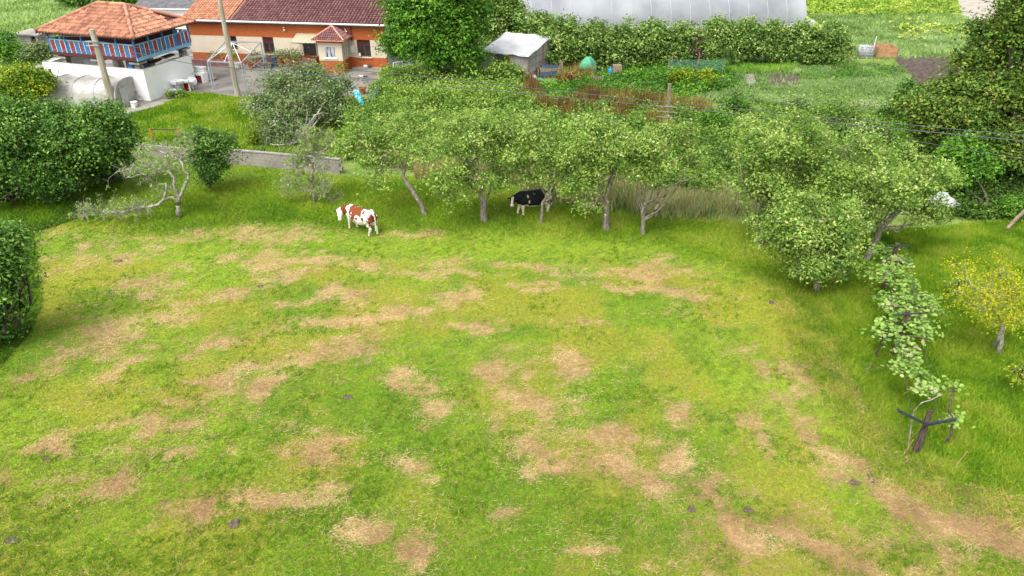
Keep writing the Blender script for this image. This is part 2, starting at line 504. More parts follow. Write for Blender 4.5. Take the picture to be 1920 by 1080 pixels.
def crown(lobes, nclump, nleaf, size, sigma, rng, aspect=0.55, fill=0.25, up=0.7, flat=0.7, round_=False, lowcut=-0.55, tvar=0.5, rag=0.4, cvar=0.2):
    """lobes: (x,y,z,rx,ry,rz). returns leaf mesh arrays and clump centres"""
    L = np.array(lobes, float)
    w = (L[:, 3] * L[:, 4] + L[:, 4] * L[:, 5] + L[:, 3] * L[:, 5])
    idx = rng.choice(len(L), nclump, p=w / w.sum())
    d = unit(rng.normal(size=(nclump, 3)))
    d[:, 2] = np.where(d[:, 2] < lowcut, -d[:, 2], d[:, 2])
    ph = L[idx, :3].sum(1)
    bump = 1 + rag * np.sin(d[:, 0] * 5 + ph) * np.cos(d[:, 1] * 4 + d[:, 2] * 5 + ph)
    r = np.where(rng.random(nclump) < fill, rng.uniform(0.3, 0.85, nclump), rng.uniform(0.84, 1.08, nclump)) * bump
    C = L[idx, :3] + d * L[idx, 3:] * r[:, None]
    keep = C[:, 2] > 0.12
    C, d, idx = C[keep], d[keep], idx[keep]
    nc = len(C)
    ct = rng.normal(0.48, cvar, nc)
    m = rng.poisson(nleaf, nc) + 2
    k = np.repeat(np.arange(nc), m)
    cs = sigma * rng.uniform(0.55, 1.5, nc)
    off = rng.normal(size=(len(k), 3)) * cs[k][:, None]
    off[:, 2] *= flat
    P = C[k] + off
    P[:, 2] = np.maximum(P[:, 2], 0.03)
    N = rng.normal(size=(len(k), 3)) * 0.65 + d[k] * 0.4
    N[:, 2] += up
    tint = np.clip(ct[k] + rng.normal(0, 0.5 * tvar * 0.5, len(k)), 0, 1)
    V, Fc, T = leaves(P, N, size, aspect, tint, rng, round_)
    return V, Fc, T, C, L[idx, :3]
def tubes_np(S, E, r0, r1, n=4, bend=0.0, rng=R):
    """many two-segment tapered tubes from S to E"""
    m = len(S)
    Mid = (S + E) / 2 + rng.normal(size=(m, 3)) * bend * np.linalg.norm(E - S, axis=1)[:, None]
    rings = []
    D = unit(E - S)
    X = unit(np.cross(D, rng.normal(size=(m, 3))))
    Yv = np.cross(D, X)
    for P, r in ((S, r0), (Mid, (r0 + r1) / 2), (E, r1)):
        r = np.broadcast_to(r, (m,))
        for k in range(n):
            a = 2 * math.pi * k / n
            rings.append(P + (X * math.cos(a) + Yv * math.sin(a)) * r[:, None])
    V = np.stack(rings, 1)                     # m, 3n, 3
    fs = []
    for i in range(2):
        for k in range(n):
            k2 = (k + 1) % n
            fs.append((i * n + k, i * n + k2, (i + 1) * n + k2, (i + 1) * n + k))
    fs = np.array(fs)
    Fc = (fs[None] + (np.arange(m) * 3 * n)[:, None, None]).reshape(-1, 4)
    return V.reshape(-1, 3), Fc, Mid
def join(parts):
    V, Fc, o = [], [], 0
    for v, f in parts:
        V.append(v)
        Fc.append(f + o)
        o += len(v)
    return np.concatenate(V), np.concatenate(Fc)
def limb_tube(pts, rad, n=7):
    b = MB()
    b.tube(pts, rad, n, cap=False)
    return np.array([tuple(p) for p in b.v]), np.array(b.f)
def smooth_path(pts, rad, k=3, jit=0.0):
    """Catmull-Rom refinement"""
    P = [Vector(p) for p in pts]
    out, ro = [], []
    for i in range(len(P) - 1):
        p0, p1, p2, p3 = P[max(i - 1, 0)], P[i], P[i + 1], P[min(i + 2, len(P) - 1)]
        for j in range(k):
            t = j / k
            q = 0.5 * ((2 * p1) + (p2 - p0) * t + (2 * p0 - 5 * p1 + 4 * p2 - p3) * t * t + (3 * p1 - p0 - 3 * p2 + p3) * t ** 3)
            if jit: q += Vector((random.gauss(0, jit), random.gauss(0, jit), random.gauss(0, jit)))
            out.append(q)
            ro.append(rad[i] * (1 - t) + rad[i + 1] * t)
    out.append(P[-1])
    ro.append(rad[-1])
    return out, ro
def tree(name, label, cat, base, trunk, rad, lobes, leaf, bark, nclump, nleaf, size, sigma, seed, group=None, limbs=(), twigs=120, limb_r=0.07, trunk_name='trunk', crown_name='crown', limb_every=1, **kw):
    """trunk: world points from the ground up; limbs: extra explicit (points, radii)"""
    rng = np.random.default_rng(seed)
    e = empty(name, base, label, cat, group=group)
    V, Fc, T, C, LC = crown(lobes, nclump, nleaf, size, sigma, rng, **kw)
    mesh_np(crown_name, V, Fc, M[leaf], e, attrs={'tint': T})
    parts = []
    if trunk:
        p, r = smooth_path(trunk, rad, 3, 0.015)
        parts.append(limb_tube(p, r, 8))
        top = np.array(trunk[-1])
        fork = top
    else:
        fork = np.array(base) + np.array((0, 0, 0.3))
    for lp, lr in limbs:
        p, r = smooth_path(lp, lr, 3, 0.02)
        parts.append(limb_tube(p, r, 6))
    L = np.array(lobes)
    for i in range(0, len(L), limb_every):
        a, b = fork, L[i, :3]
        mid = (a + b) / 2 + rng.normal(size=3) * 0.12 * np.linalg.norm(b - a)
        p, r = smooth_path([a, mid, b], [limb_r, limb_r * 0.75, limb_r * 0.4], 3, 0.02)
        parts.append(limb_tube(p, r, 6))
    if limb_every > 1:
        for i in range(len(L)):
            if i % limb_every == 0: continue
            j = (i // limb_every) * limb_every
            p, r = smooth_path([L[j, :3], L[i, :3]], [limb_r * 0.42, limb_r * 0.3], 3, 0.04)
            parts.append(limb_tube(p, r, 5))
    if twigs and len(C):
        s = rng.choice(len(C), min(twigs, len(C)), replace=False)
        v, f, _ = tubes_np(LC[s] + rng.normal(size=(len(s), 3)) * 0.1, C[s], limb_r * 0.28, 0.008, 4, 0.1, rng)
        parts.append((v, f))
    V, Fc = join(parts)
    mesh_np(trunk_name, V, Fc, M[bark], e, smooth=True)
    return e
def lobe(px, py, rpx, Y, sx=1.0, sy=0.9, sz=0.8):
    p = at(px, py, Y)
    r = rpx * mpp(Y, p[2])
    return (*p, r * sx, r * sy, r * sz)
def blades(P, z, h, w, tint, rng, lean=0.5, mat_=None):
    """triangular blades standing at P (n,2); returns arrays"""
    n = len(P)
    a = rng.uniform(0, 2 * math.pi, n)
    hh = h * rng.uniform(0.5, 1.3, n)
    ln = rng.normal(0, lean, (n, 2)) * hh[:, None]
    B = np.concatenate([P, np.full((n, 1), 0.0) + np.reshape(z, (-1, 1))], 1)
    dx = np.stack([np.cos(a), np.sin(a), np.zeros(n)], 1) * (w * rng.uniform(0.6, 1.4, n))[:, None] / 2
    T = B + np.concatenate([ln, hh[:, None]], 1)
    V = np.stack([B - dx, B + dx, T], 1).reshape(-1, 3)
    return V, np.arange(n * 3).reshape(n, 3), np.repeat(np.clip(tint, 0, 1), 3)
# ---------------------------------------------------------------- ground zones
Z_FIELD = gpoly([(-60, 400), (100, 395), (240, 330), (428, 305), (630, 330), (800, 330), (1000, 350), (1150, 385), (1300, 402), (1440, 425), (1600, 470), (1640, 600), (1650, 680), (1680, 760), (1760, 850), (1850, 895), (1960, 915), (1960, 1120), (-60, 1120)])
Z_LAWN = gpoly([(235, 215), (300, 200), (350, 177), (395, 176), (450, 185), (560, 180), (690, 185), (650, 260), (640, 300), (430, 283), (280, 275), (230, 240)])
Z_HILL = gpoly([(-200, -60), (420, -60), (330, 60), (120, 100), (80, 130), (-200, 150)])
Z_CROP = gpoly([(1500, -20), (1778, -20), (1835, 60), (1700, 104), (1500, 60)])
Z_CROPLOW = gpoly([(1560, 55), (1840, 50), (1900, 108), (1600, 112)])
Z_RIGHT = gpoly([(1600, 440), (1960, 410), (1960, 925), (1800, 900), (1690, 845), (1620, 755), (1575, 680), (1560, 600)])
Z_SHADE = gpoly([(-60, 330), (260, 320), (180, 400), (-60, 420)])
Z_PALE = gpoly([(1380, 160), (1700, 150), (1720, 215), (1640, 235), (1500, 205), (1400, 190)])
Z_WILD = gpoly([(640, 150), (1100, 180), (1260, 160), (1500, 200), (1750, 240), (1800, 400), (1500, 410), (1150, 385), (800, 320), (640, 300)])

HAY = [(500, 435, 115, 20, 0), (290, 535, 90, 34, -15), (150, 468, 30, 14, 0), (335, 592, 42, 15, 0), (190, 635, 95, 36, -15), (215, 695, 50, 20, -10),
       (600, 665, 85, 24, -10), (505, 715, 55, 20, -12), (745, 715, 55, 20, 15), (812, 766, 52, 20, 0), (930, 690, 50, 22, 0), (1060, 678, 34, 15, 10),
       (1285, 765, 28, 26, 0), (1400, 792, 46, 26, 15), (1425, 840, 26, 30, 0), (1240, 545, 80, 13, 5), (865, 556, 45, 11, 0), (905, 612, 75, 13, 5), (700, 500, 50, 18, 0),
       (870, 515, 160, 8, 3), (285, 800, 48, 17, -10), (90, 835, 45, 12, -10), (215, 895, 70, 24, -25), (625, 835, 62, 34, -10), (520, 845, 28, 14, 0),
       (595, 935, 55, 28, 0), (690, 1003, 45, 22, 0), (1030, 870, 55, 16, 8), (1180, 870, 45, 30, 10), (1150, 815, 46, 16, 0), (1345, 930, 50, 22, 30), (1380, 975, 40, 14, 40),
       (1500, 790, 60, 45, 45), (1560, 850, 90, 26, 38), (1440, 690, 55, 22, 35), (1510, 700, 30, 40, -20), (1690, 950, 140, 24, 22), (1850, 1005, 110, 22, 12),
       (1540, 1030, 110, 13, 22), (355, 960, 75, 34, -10), (640, 548, 55, 14, 0), (530, 520, 46, 11, 0), (1150, 508, 120, 20, 5), (1240, 488, 50, 11, 0), (770, 440, 70, 9, 0),
       (985, 762, 45, 17, 15), (1095, 600, 60, 12, 5), (660, 598, 130, 10, -4), (800, 580, 80, 12, -6), (430, 700, 70, 11, -18), (1300, 560, 40, 9, 15), (1570, 680, 26, 13, 0),
       (60, 700, 60, 14, -15), (1110, 1040, 70, 16, 0), (800, 1030, 60, 12, 0), (560, 570, 70, 9, -10), (1600, 740, 18, 40, -12), (90, 520, 60, 14, -20), (1000, 540, 60, 8, 6),
       (470, 480, 90, 9, 0), (390, 650, 60, 10, -14), (1230, 900, 20, 18, 0), (1460, 1000, 60, 12, 30), (500, 940, 60, 14, 0),
       (370, 442, 170, 22, -3), (240, 478, 110, 22, -8), (420, 560, 110, 17, -8), (560, 490, 120, 13, 0), (1000, 500, 240, 11, 4), (1150, 540, 190, 11, 5), (1000, 830, 60, 12, 10), (760, 880, 60, 14, 0), (950, 960, 50, 12, 0), (1270, 850, 30, 26, 30)]
HG = []
for (px, py, rx, ry, an) in HAY:
    c = np.array(g(px, py)[:2])
    a = np.array(g(px + rx, py + rx * math.tan(math.radians(an)))[:2]) - c
    b = (np.array(g(px, py + ry)[:2]) - np.array(g(px, py - ry)[:2])) / 2
    HG.append((c, np.linalg.inv(np.stack([a, b], 1))))
def hay(x, y):
    """0..1 how much cut straw lies at a place"""
    wx = x + (fbm(x, y, 0.8, 3, 3) - 0.5) * 1.6
    wy = y + (fbm(x, y, 0.8, 3, 9) - 0.5) * 1.6
    t = np.zeros(np.shape(x))
    for c, Mi in HG:
        dx, dy = wx - c[0], wy - c[1]
        u, v = Mi[0, 0] * dx + Mi[0, 1] * dy, Mi[1, 0] * dx + Mi[1, 1] * dy
        t = np.maximum(t, np.exp(-(u * u + v * v) * 0.85))
    n = fbm(x, y, 1.7, 5, 21)
    broad = fbm(x + 30, y, 0.16, 3, 44)
    st_ = fbm(x * 0.6 + y * 0.5, y * 2.2 - x * 0.35, 1.5, 4, 33)
    fine = fbm(x, y, 6.0, 3, 66)
    q = t * 0.95 + (fine - 0.5) * 0.9 + (n - 0.5) * 1.0 + (st_ - 0.5) * 0.9 + (broad - 0.5) * 1.1 + 0.04
    q = q + 0.10 * sst(12, 5, np.abs(y - 18))
    q = np.where(y > 33.5, q - (y - 33.5) * 0.35, q)
    return sst(0.22, 1.2, q) * inpoly(x, y, Z_FIELD)
A = lambda *c: np.array(c)
def ground_col(x, y):
    n1, n2, n3 = fbm(x, y, 0.22, 4, 1), fbm(x, y, 1.3, 4, 5), fbm(x, y, 5.0, 3, 8)
    def mix(a, b, t): return a + (b - a) * t[..., None]
    jx, jy = x + (n2 - 0.5) * 1.2, y + (n3 - 0.5) * 0.8
    base = mix(A(0.11, 0.185, 0.03), A(0.20, 0.27, 0.07), sst(0.3, 0.7, n2))
    base = mix(base, A(0.17, 0.13, 0.07), sst(0.62, 0.75, n3) * 0.5)
    f = mix(A(0.10, 0.19, 0.012), A(0.20, 0.285, 0.02), sst(0.25, 0.72, n1 * 0.6 + n2 * 0.4))
    f = mix(f, A(0.055, 0.11, 0.01), sst(0.55, 0.72, n3) * 0.6)
    f = mix(f, A(0.27, 0.235, 0.03), sst(0.43, 0.66, fbm(x, y, 0.35, 4, 88)) * 0.6)
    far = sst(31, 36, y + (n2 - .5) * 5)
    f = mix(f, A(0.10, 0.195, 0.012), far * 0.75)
    h = hay(x, y)
    f = mix(f, mix(A(0.36, 0.24, 0.12), A(0.56, 0.39, 0.21), n2), 0.66 * sst(0.15, 0.9, h + (n3 - 0.5) * 0.9))
    m = inpoly(x, y, Z_FIELD)
    base[m] = f[m]
    for P, c0, c1 in ((Z_HILL, (0.15, 0.25, 0.03), (0.27, 0.36, 0.07)), (Z_LAWN, (0.13, 0.29, 0.008), (0.235, 0.40, 0.01)), (Z_CROP, (0.22, 0.33, 0.04), (0.36, 0.46, 0.08)),
                      (Z_CROPLOW, (0.15, 0.27, 0.03), (0.30, 0.38, 0.07)), (Z_RIGHT, (0.085, 0.19, 0.008), (0.17, 0.31, 0.012)), (Z_PALE, (0.2, 0.31, 0.08), (0.32, 0.44, 0.17))):
        m = inpoly(jx, jy, P)
        c = mix(A(*c0), A(*c1), sst(0.3, 0.7, n2 * 0.6 + n1 * 0.4))
        base[m] = c[m]
    return base
xs = np.unique(np.concatenate([[-1500, -700, -300, -150, -100], np.arange(-85, -28, 0.6), np.arange(-28, 30, 0.2), np.arange(30, 85, 0.6), [100, 150, 300, 700, 1500]]))
ys = np.unique(np.concatenate([[-300, -100, -30, 0, 6], np.arange(9, 46, 0.2), np.arange(46, 125, 0.5), [130, 150, 200, 300, 700, 2000]]))
GX, GY = np.meshgrid(xs, ys)
gx, gy = GX.ravel(), GY.ravel()
nx, ny = len(xs), len(ys)
ii, jj = np.meshgrid(np.arange(nx - 1), np.arange(ny - 1))
b0 = (jj * nx + ii).ravel()
gf = np.stack([b0, b0 + 1, b0 + nx + 1, b0 + nx], 1)
ground = mesh_np('ground', np.stack([gx, gy, np.zeros_like(gx)], 1), gf, colmat('ground_turf', nscale=7, bump=0.7), attrs={'Col': ground_col(gx, gy)})
tag(ground, 'mown green pasture with drying straw patches and farm gardens beyond', kind='structure')

def flat(name, pp, z, m, label, kind='structure'):
    P = gpoly(pp)
    b = MB()
    b.add([(x, y, z) for x, y in P], [tuple(range(len(P)))[::-1]])
    # ensure it faces up
    a = sum(P[i][0] * P[(i + 1) % len(P)][1] - P[(i + 1) % len(P)][0] * P[i][1] for i in range(len(P)))
    if a > 0: b.f = [tuple(reversed(b.f[0]))]
    return tag(b.build(name, m), label, kind=kind)
flat('yard', [(120, 125), (240, 205), (262, 203), (300, 190), (346, 169), (395, 176), (452, 183), (520, 190), (600, 200), (690, 190), (715, 160), (757, 145), (775, 118), (770, 95), (600, 70), (300, 60), (110, 85)], 0.012, M['yard'], 'stained concrete yard in front of the farmhouse')
flat('road', [(1776, -30), (1862, -30), (1872, 30), (1900, 80), (1930, 120), (1890, 120), (1855, 75), (1815, 48)], 0.012, M['road'], 'pale gravel track curving past the vegetable field')
flat('path', [(225, 210), (300, 188), (350, 165), (358, 170), (305, 196), (240, 220)], 0.016, M['concrete'], 'narrow concrete path along the white wall')
flat('path', [(30, 92), (60, 83), (110, 72), (118, 80), (70, 100), (30, 108)], 0.016, M['concrete'], 'grey path by the stone hut')
# vegetable beds: ridged soil
def soil_bed(pp, n, amp, label):
    P = [np.array(g(*p)) for p in pp]          # near-left, near-right, far-right, far-left
    rows = []
    k = n * 6
    for i in range(k + 1):
        s = i / k
        a, b = P[0] * (1 - s) + P[1] * s, P[3] * (1 - s) + P[2] * s
        row = []
        for j in range(13):
            t = j / 12
            q = a * (1 - t) + b * t
            row.append((q[0], q[1], 0.02 + amp * (0.5 - 0.5 * math.cos(s * n * 2 * math.pi)) + random.uniform(0, amp * 0.25)))
        rows.append(row)
    b = MB()
    b.sheet(rows)
    return tag(b.build('soil_bed', M['soil'], smooth=False), label, kind='structure')
soil_bed([(1722, 162), (1815, 160), (1800, 110), (1678, 112)], 6, 0.22, 'dark ridged vegetable bed left of the walnut tree')
soil_bed([(1440, 166), (1500, 166), (1500, 141), (1440, 141)], 3, 0.05, 'bare earth bed in front of the vine hedge')
soil_bed([(1600, 130), (1660, 128), (1655, 119), (1600, 120)], 3, 0.05, 'small bare earth bed beside the white tank')
gb = MB()
P_ = gpoly([(1396, 140), (1412, 138), (1420, 162), (1400, 164)])
for q in scatter(P_, 260): gb.blob((q[0], q[1], 0.03), (0.16, 0.16, 0.12), 3, 0.25)
tag(gb.build('gravel', M['stone']), 'patch of pale grey gravel beside the bare earth bed', kind='stuff')

# ---------------------------------------------------------------- grass and straw as stuff
def make_blades(name, label, P, h, w, tint, m, rng, lean=0.5, z=0.0):
    V, Fc, T = blades(P, np.full(len(P), z), h, w, tint, rng, lean)
    return tag(mesh_np(name, V, Fc, M[m], attrs={'tint': T}), label, kind='stuff')
def near_points(n, rng, y0=11.0, y1=44.0, power=1.6):
    """ground points thinning out with distance from the near edge of the pasture"""
    u = rng.random(n)
    k = 1 - power
    y = (y0 ** k + u * (y1 ** k - y0 ** k)) ** (1 / k)
    x = rng.uniform(-1, 1, n) * (y * 0.80 + 4)
    return np.stack([x, y], 1)
rg = np.random.default_rng(11)
P = near_points(760000, rg, power=1.6)
P = P[inpoly(P[:, 0], P[:, 1], Z_FIELD)]
hy = hay(P[:, 0], P[:, 1])
P = P[rg.random(len(P)) > hy * 0.5]
hy = hay(P[:, 0], P[:, 1])
n1, n2 = fbm(P[:, 0], P[:, 1], 0.3, 4, 1), fbm(P[:, 0], P[:, 1], 1.6, 3, 12)
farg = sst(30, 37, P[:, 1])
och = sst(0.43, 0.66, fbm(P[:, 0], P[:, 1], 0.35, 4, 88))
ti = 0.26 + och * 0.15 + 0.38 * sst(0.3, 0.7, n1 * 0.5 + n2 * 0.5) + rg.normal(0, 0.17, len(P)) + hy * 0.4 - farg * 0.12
dist = P[:, 1]
make_blades('field_grass', 'short mown yellow green grass over the whole pasture', P, 0.022 + 0.04 * n2 + 0.05 * farg, 0.008 + dist * 0.0007, ti, 'grass', rg, 0.9)
# straw strands: bent thin ribbons lying on the grass
Q = near_points(800000, rg, power=1.6)
hq = hay(Q[:, 0], Q[:, 1])
Q = Q[(rg.random(len(Q)) < hq * 1.0 + 0.04 * fbm(Q[:, 0], Q[:, 1], 0.5, 3, 15)) & inpoly(Q[:, 0], Q[:, 1], Z_FIELD)]
Q = Q + rg.normal(0, 1, Q.shape) * rg.choice([0.05, 0.35], (len(Q), 1), p=[0.6, 0.4])
n = len(Q)
a = rg.uniform(0, math.pi, n) + 0
dirx = np.stack([np.cos(a), np.sin(a) * 0.8, np.zeros(n)], 1)
ln = rg.uniform(0.03, 0.13, n)[:, None]
wd = (0.0022 + Q[:, 1] * 0.00022)[:, None]
z = rg.uniform(0.02, 0.075, n)
C = np.concatenate([Q, z[:, None]], 1)
side = np.stack([-dirx[:, 1], dirx[:, 0], np.zeros(n)], 1)
bend = side * rg.normal(0, 0.25, n)[:, None] * ln
e1 = C - dirx * ln
e2 = C + dirx * ln
e1[:, 2] += rg.normal(0, 0.02, n)
e2[:, 2] += rg.normal(0, 0.02, n)
mid = C + bend
V = np.stack([e1, mid - side * wd, e2, mid + side * wd], 1).reshape(-1, 3)
V[:, 2] = np.maximum(V[:, 2], 0.012)
tt = np.clip(rg.normal(0.5, 0.24, n) + (fbm(Q[:, 0], Q[:, 1], 0.9, 3, 60) - 0.5), 0, 1)
tag(mesh_np('straw', V, np.arange(n * 4).reshape(n, 4), M['straw'], attrs={'tint': np.repeat(tt, 4)}), 'dry pale straw lying in patches on the mown pasture', kind='stuff')
# clover and darker tufts
P = near_points(26000, rg, power=1.2)
m = inpoly(P[:, 0], P[:, 1], Z_FIELD) & (fbm(P[:, 0], P[:, 1], 0.7, 3, 77) > 0.56) & (hay(P[:, 0], P[:, 1]) < 0.4)
P = P[m]
k = np.repeat(np.arange(len(P)), 9)
PP = P[k] + rg.normal(0, 0.05, (len(k), 2))
make_blades('grass_tufts', 'darker green tufts scattered in the mown pasture', PP, 0.11, 0.02, rg.normal(0.4, 0.15, len(PP)), 'lush', rg, 0.7)

# lush grass: right side, under the trees, the yard lawn
EXCL = [gpoly(q) for q in ([(1722, 162), (1815, 160), (1800, 110), (1678, 112)], [(1440, 166), (1500, 166), (1500, 141), (1440, 141)], [(1600, 130), (1660, 128), (1655, 119), (1600, 120)], [(1396, 140), (1412, 138), (1420, 162), (1400, 164)])]
def lush(name, label, poly, n, h, w, m, t0, rng, sc=1.0, lean=0.5, tv=0.15, feather=0.0):
    P = scatter(poly, n, rng)
    P = P + rng.normal(0, feather, P.shape) + 5 * feather * (fbm(P[:, 0], P[:, 1], 0.5, 3, 57) - 0.5)[:, None]
    for X in EXCL:
        P = P[~inpoly(P[:, 0], P[:, 1], X) | (rng.random(len(P)) < 0.06)]
    n = len(P)
    q = fbm(P[:, 0], P[:, 1], 0.7 * sc, 4, 31)
    return make_blades(name, label, P, h * (0.5 + q), w, t0 + (q - 0.5) * 1.3 + rng.normal(0, tv, n), m, rng, lean)
lush('tall_grass', 'tall lush bright green grass beyond the mown edge on the right', Z_RIGHT, 190000, 0.17, 0.03, 'lush', 0.62, rg, 1.4, feather=0.12)
lush('lawn_grass', 'vivid green lawn between the yard and the block wall', Z_LAWN, 60000, 0.2, 0.08, 'lush', 0.62, rg, 0.8)
# ragged mown edge of taller grass
E_ = gpoly([(1450, 560), (1575, 560), (1590, 680), (1640, 770), (1710, 850), (1820, 900), (1960, 925), (1960, 960), (1780, 940), (1650, 890), (1570, 790), (1500, 700)])
lush('edge_grass', 'long half dry grass along the edge of the mown pasture', E_, 26000, 0.13, 0.025, 'grass', 0.6, rg, 1.5, 0.9, feather=0.35)
E2 = gpoly([(200, 395), (420, 345), (640, 345), (800, 345), (1150, 400), (1440, 440), (1560, 470), (1560, 560), (1440, 520), (1200, 450), (900, 425), (700, 420), (560, 405), (300, 440)])
lush('orchard_grass', 'deeper green grass under the apple trees', E2, 90000, 0.13, 0.035, 'lush', 0.58, rg, 0.8, 0.8, feather=0.5)
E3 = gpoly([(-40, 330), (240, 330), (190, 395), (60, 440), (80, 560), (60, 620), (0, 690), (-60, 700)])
lush('hedge_grass', 'long grass at the foot of the hazel bushes, their shade put into its colour', E3, 40000, 0.2, 0.04, 'lush', 0.2, rg, 0.8, 0.8)  # low tint paints the shade below the bushes into the blades
lush('hill_grass', 'rough pale green grass on the slope behind the granary', Z_HILL, 50000, 0.4, 0.14, 'palegrass', 0.45, rg, 0.5, 0.7)
# tall seeding border under the wires
B_ = gpoly([(1010, 345), (1090, 350), (1150, 350), (1250, 340), (1400, 345), (1450, 370), (1440, 408), (1350, 400), (1230, 396), (1140, 388), (1040, 380), (1000, 370)])
lush('seeding_border', 'tall seeding straw coloured grass behind the orchard row', B_, 19000, 0.6, 0.05, 'seedgrass', 0.6, rg, 1.2, 0.3, 0.25, feather=0.35)
lush('border_undergrowth', 'green nettles mixed into the seeding border', B_, 18000, 0.55, 0.06, 'palegrass', 0.35, rg, 1.2, 0.3, 0.25, feather=0.35)
B2 = gpoly([(780, 318), (860, 318), (1000, 330), (1000, 348), (860, 340), (780, 336)])
lush('seeding_border', 'strip of brown seeding grass behind the leaning apple trunk', B2, 9000, 0.7, 0.05, 'seedgrass', 0.5, rg, 1.2, 0.25)
lush('pale_meadow', 'pale flattened green meadow between garden and orchard', Z_PALE, 60000, 0.3, 0.08, 'palegrass', 0.55, rg, 0.5, 0.8, 0.12)
lush('crop_weeds', 'bright green weeds between the vegetable rows', gpoly([(1510, 28), (1800, 28), (1870, 60), (1900, 108), (1600, 112), (1560, 60)]), 34000, 0.25, 0.12, 'palegrass', 0.4, rg, 0.7, 0.6)
GDN = gpoly([(1000, 170), (1120, 140), (1380, 130), (1700, 125), (1720, 200), (1500, 200), (1260, 190), (1100, 190)])
lush('garden_grass', 'rough grass in the kitchen garden', GDN, 50000, 0.3, 0.09, 'palegrass', 0.3, rg, 0.9, 0.6, 0.16)
lush('bed_greens', 'bright green leafy bed in front of the vine hedge', gpoly([(1350, 138), (1400, 116), (1500, 122), (1480, 134), (1400, 140)]), 12000, 0.3, 0.1, 'green', 0.75, rg, 1, 0.6, 0.1)

def leafy(name, label, poly, n, hmax, size, m, rng, sigma=0.22, per=16, t0=0.5, hs=0.35, hbase=0.3, aspect=0.6, flatn=0.9, seed=51, mound=None):
    """low leafy cover following a bumpy height field"""
    P = scatter(poly, n, rng)
    q = fbm(P[:, 0], P[:, 1], hs, 3, seed)
    hh = hmax * (hbase + (1 - hbase) * sst(0.3, 0.7, q))
    if mound is not None: hh = hh * mound(P[:, 0], P[:, 1])
    z = hh * np.sqrt(rng.random(n)) * rng.uniform(0.7, 1.1, n)
    k = np.repeat(np.arange(n), per)
    C = np.concatenate([P, z[:, None]], 1)[k] + rng.normal(size=(n * per, 3)) * sigma * A(1, 1, 0.7)
    C[:, 2] = np.maximum(C[:, 2], 0.04)
    N = rng.normal(size=(len(C), 3)) * 0.6 + A(0, 0, flatn)
    t = rng.normal(0, 0.13, n)[k] + rng.normal(0, 0.12, len(k)) + t0 + (fbm(C[:, 0], C[:, 1], 0.5, 3, seed + 5) - 0.5) * 0.8
    V, Fc, T = leaves(C, N, size, aspect, np.clip(t, 0, 1), rng)
    return tag(mesh_np(name, V, Fc, M[m], attrs={'tint': T}), label, kind='stuff')
BR = gpoly([(720, 135), (900, 130), (960, 175), (1000, 215), (1000, 320), (800, 325), (640, 300), (655, 235), (690, 200), (715, 160)])
leafy('bramble_thicket', 'bramble thicket filling the plot behind the apple trees', BR, 7500, 1.5, 0.2, 'bramble', rg)
leafy('wild_growth', 'wild green growth around the wooden pole', gpoly([(1000, 215), (1250, 215), (1500, 210), (1750, 240), (1800, 380), (1500, 400), (1150, 345), (1000, 330)]), 7000, 1.0, 0.2, 'bramble', rg, seed=71, t0=0.38)
leafy('garden_weeds', 'green leafy weeds between shed and netting', gpoly([(870, 140), (1000, 165), (1100, 145), (1250, 120), (1360, 120), (1380, 165), (1260, 195), (1050, 190), (930, 165)]), 2600, 0.9, 0.2, 'green', rg, seed=81, t0=0.4)
leafy('crop_plants', 'rows of bright yellow green vegetables in the far field', gpoly([(1505, -25), (1775, -25), (1800, 26), (1700, 30), (1508, 26)]), 1700, 0.35, 0.33, 'crop', rg, sigma=0.2, per=12, seed=91, t0=0.5, aspect=0.8)
leafy('crop_plants', 'yellow lettuces in the lower part of the far field', gpoly([(1660, 33), (1800, 33), (1825, 72), (1690, 78)]), 130, 0.25, 0.34, 'crop', rg, sigma=0.14, per=14, seed=95, t0=0.85, aspect=0.8)
leafy('shade_toned_undergrowth', 'undergrowth beneath the walnut tree, toned dark to paint the shade there', gpoly([(1700, 200), (1800, 300), (1960, 300), (1960, 400), (1830, 415), (1760, 400), (1640, 300), (1640, 230)]), 3000, 0.9, 0.2, 'walnut', rg, seed=97, t0=0.35)  # low leaf tint stands in for shade under the walnut crown
leafy('wild_growth', 'patchy leafy weeds over the pale meadow left of the walnut tree', gpoly([(1370, 168), (1500, 172), (1640, 165), (1690, 200), (1640, 232), (1480, 205), (1380, 195)]), 520, 0.6, 0.17, 'bramble', rg, seed=121, t0=0.4, sigma=.3, per=12, hs=.8, hbase=.1)
leafy('wild_growth', 'leafy vegetables and weeds below the vine hedge', gpoly([(1500, 128), (1670, 122), (1690, 150), (1560, 160), (1500, 150)]), 420, 0.35, 0.17, 'green', rg, seed=123, t0=0.55, sigma=.3, per=10, hs=.8, hbase=.2)
leafy('nettle_patch', 'bright nettles growing left of the walnut tree', gpoly([(1640, 220), (1740, 225), (1760, 300), (1700, 310), (1620, 280)]), 1500, 1.1, 0.17, 'green', rg, seed=99, t0=0.6)
leafy('wild_growth', 'low green weeds growing among the rust brown docks', gpoly([(955, 180), (1100, 185), (1230, 200), (1235, 225), (1180, 240), (1030, 225), (960, 210)]), 800, 1.0, 0.2, 'bramble', rg, seed=111, t0=0.45, per=12)
def rust(poly, n, h, label, seed, t0=0.35):
    P = scatter(poly, n, rg)
    q = fbm(P[:, 0], P[:, 1], 0.6, 3, seed)
    P = P[q > 0.42]
    q = q[q > 0.42]
    V, Fc, T = blades(P, np.zeros(len(P)), h * (0.5 + q), 0.07, t0 + rg.normal(0, 0.25, len(P)) + (fbm(P[:, 0], P[:, 1], 1.3, 3, seed + 1) - .5) * 1.4, rg, 0.22)
    return tag(mesh_np('dock_weeds', V, Fc, M['rust'], attrs={'tint': T}), label, kind='stuff')
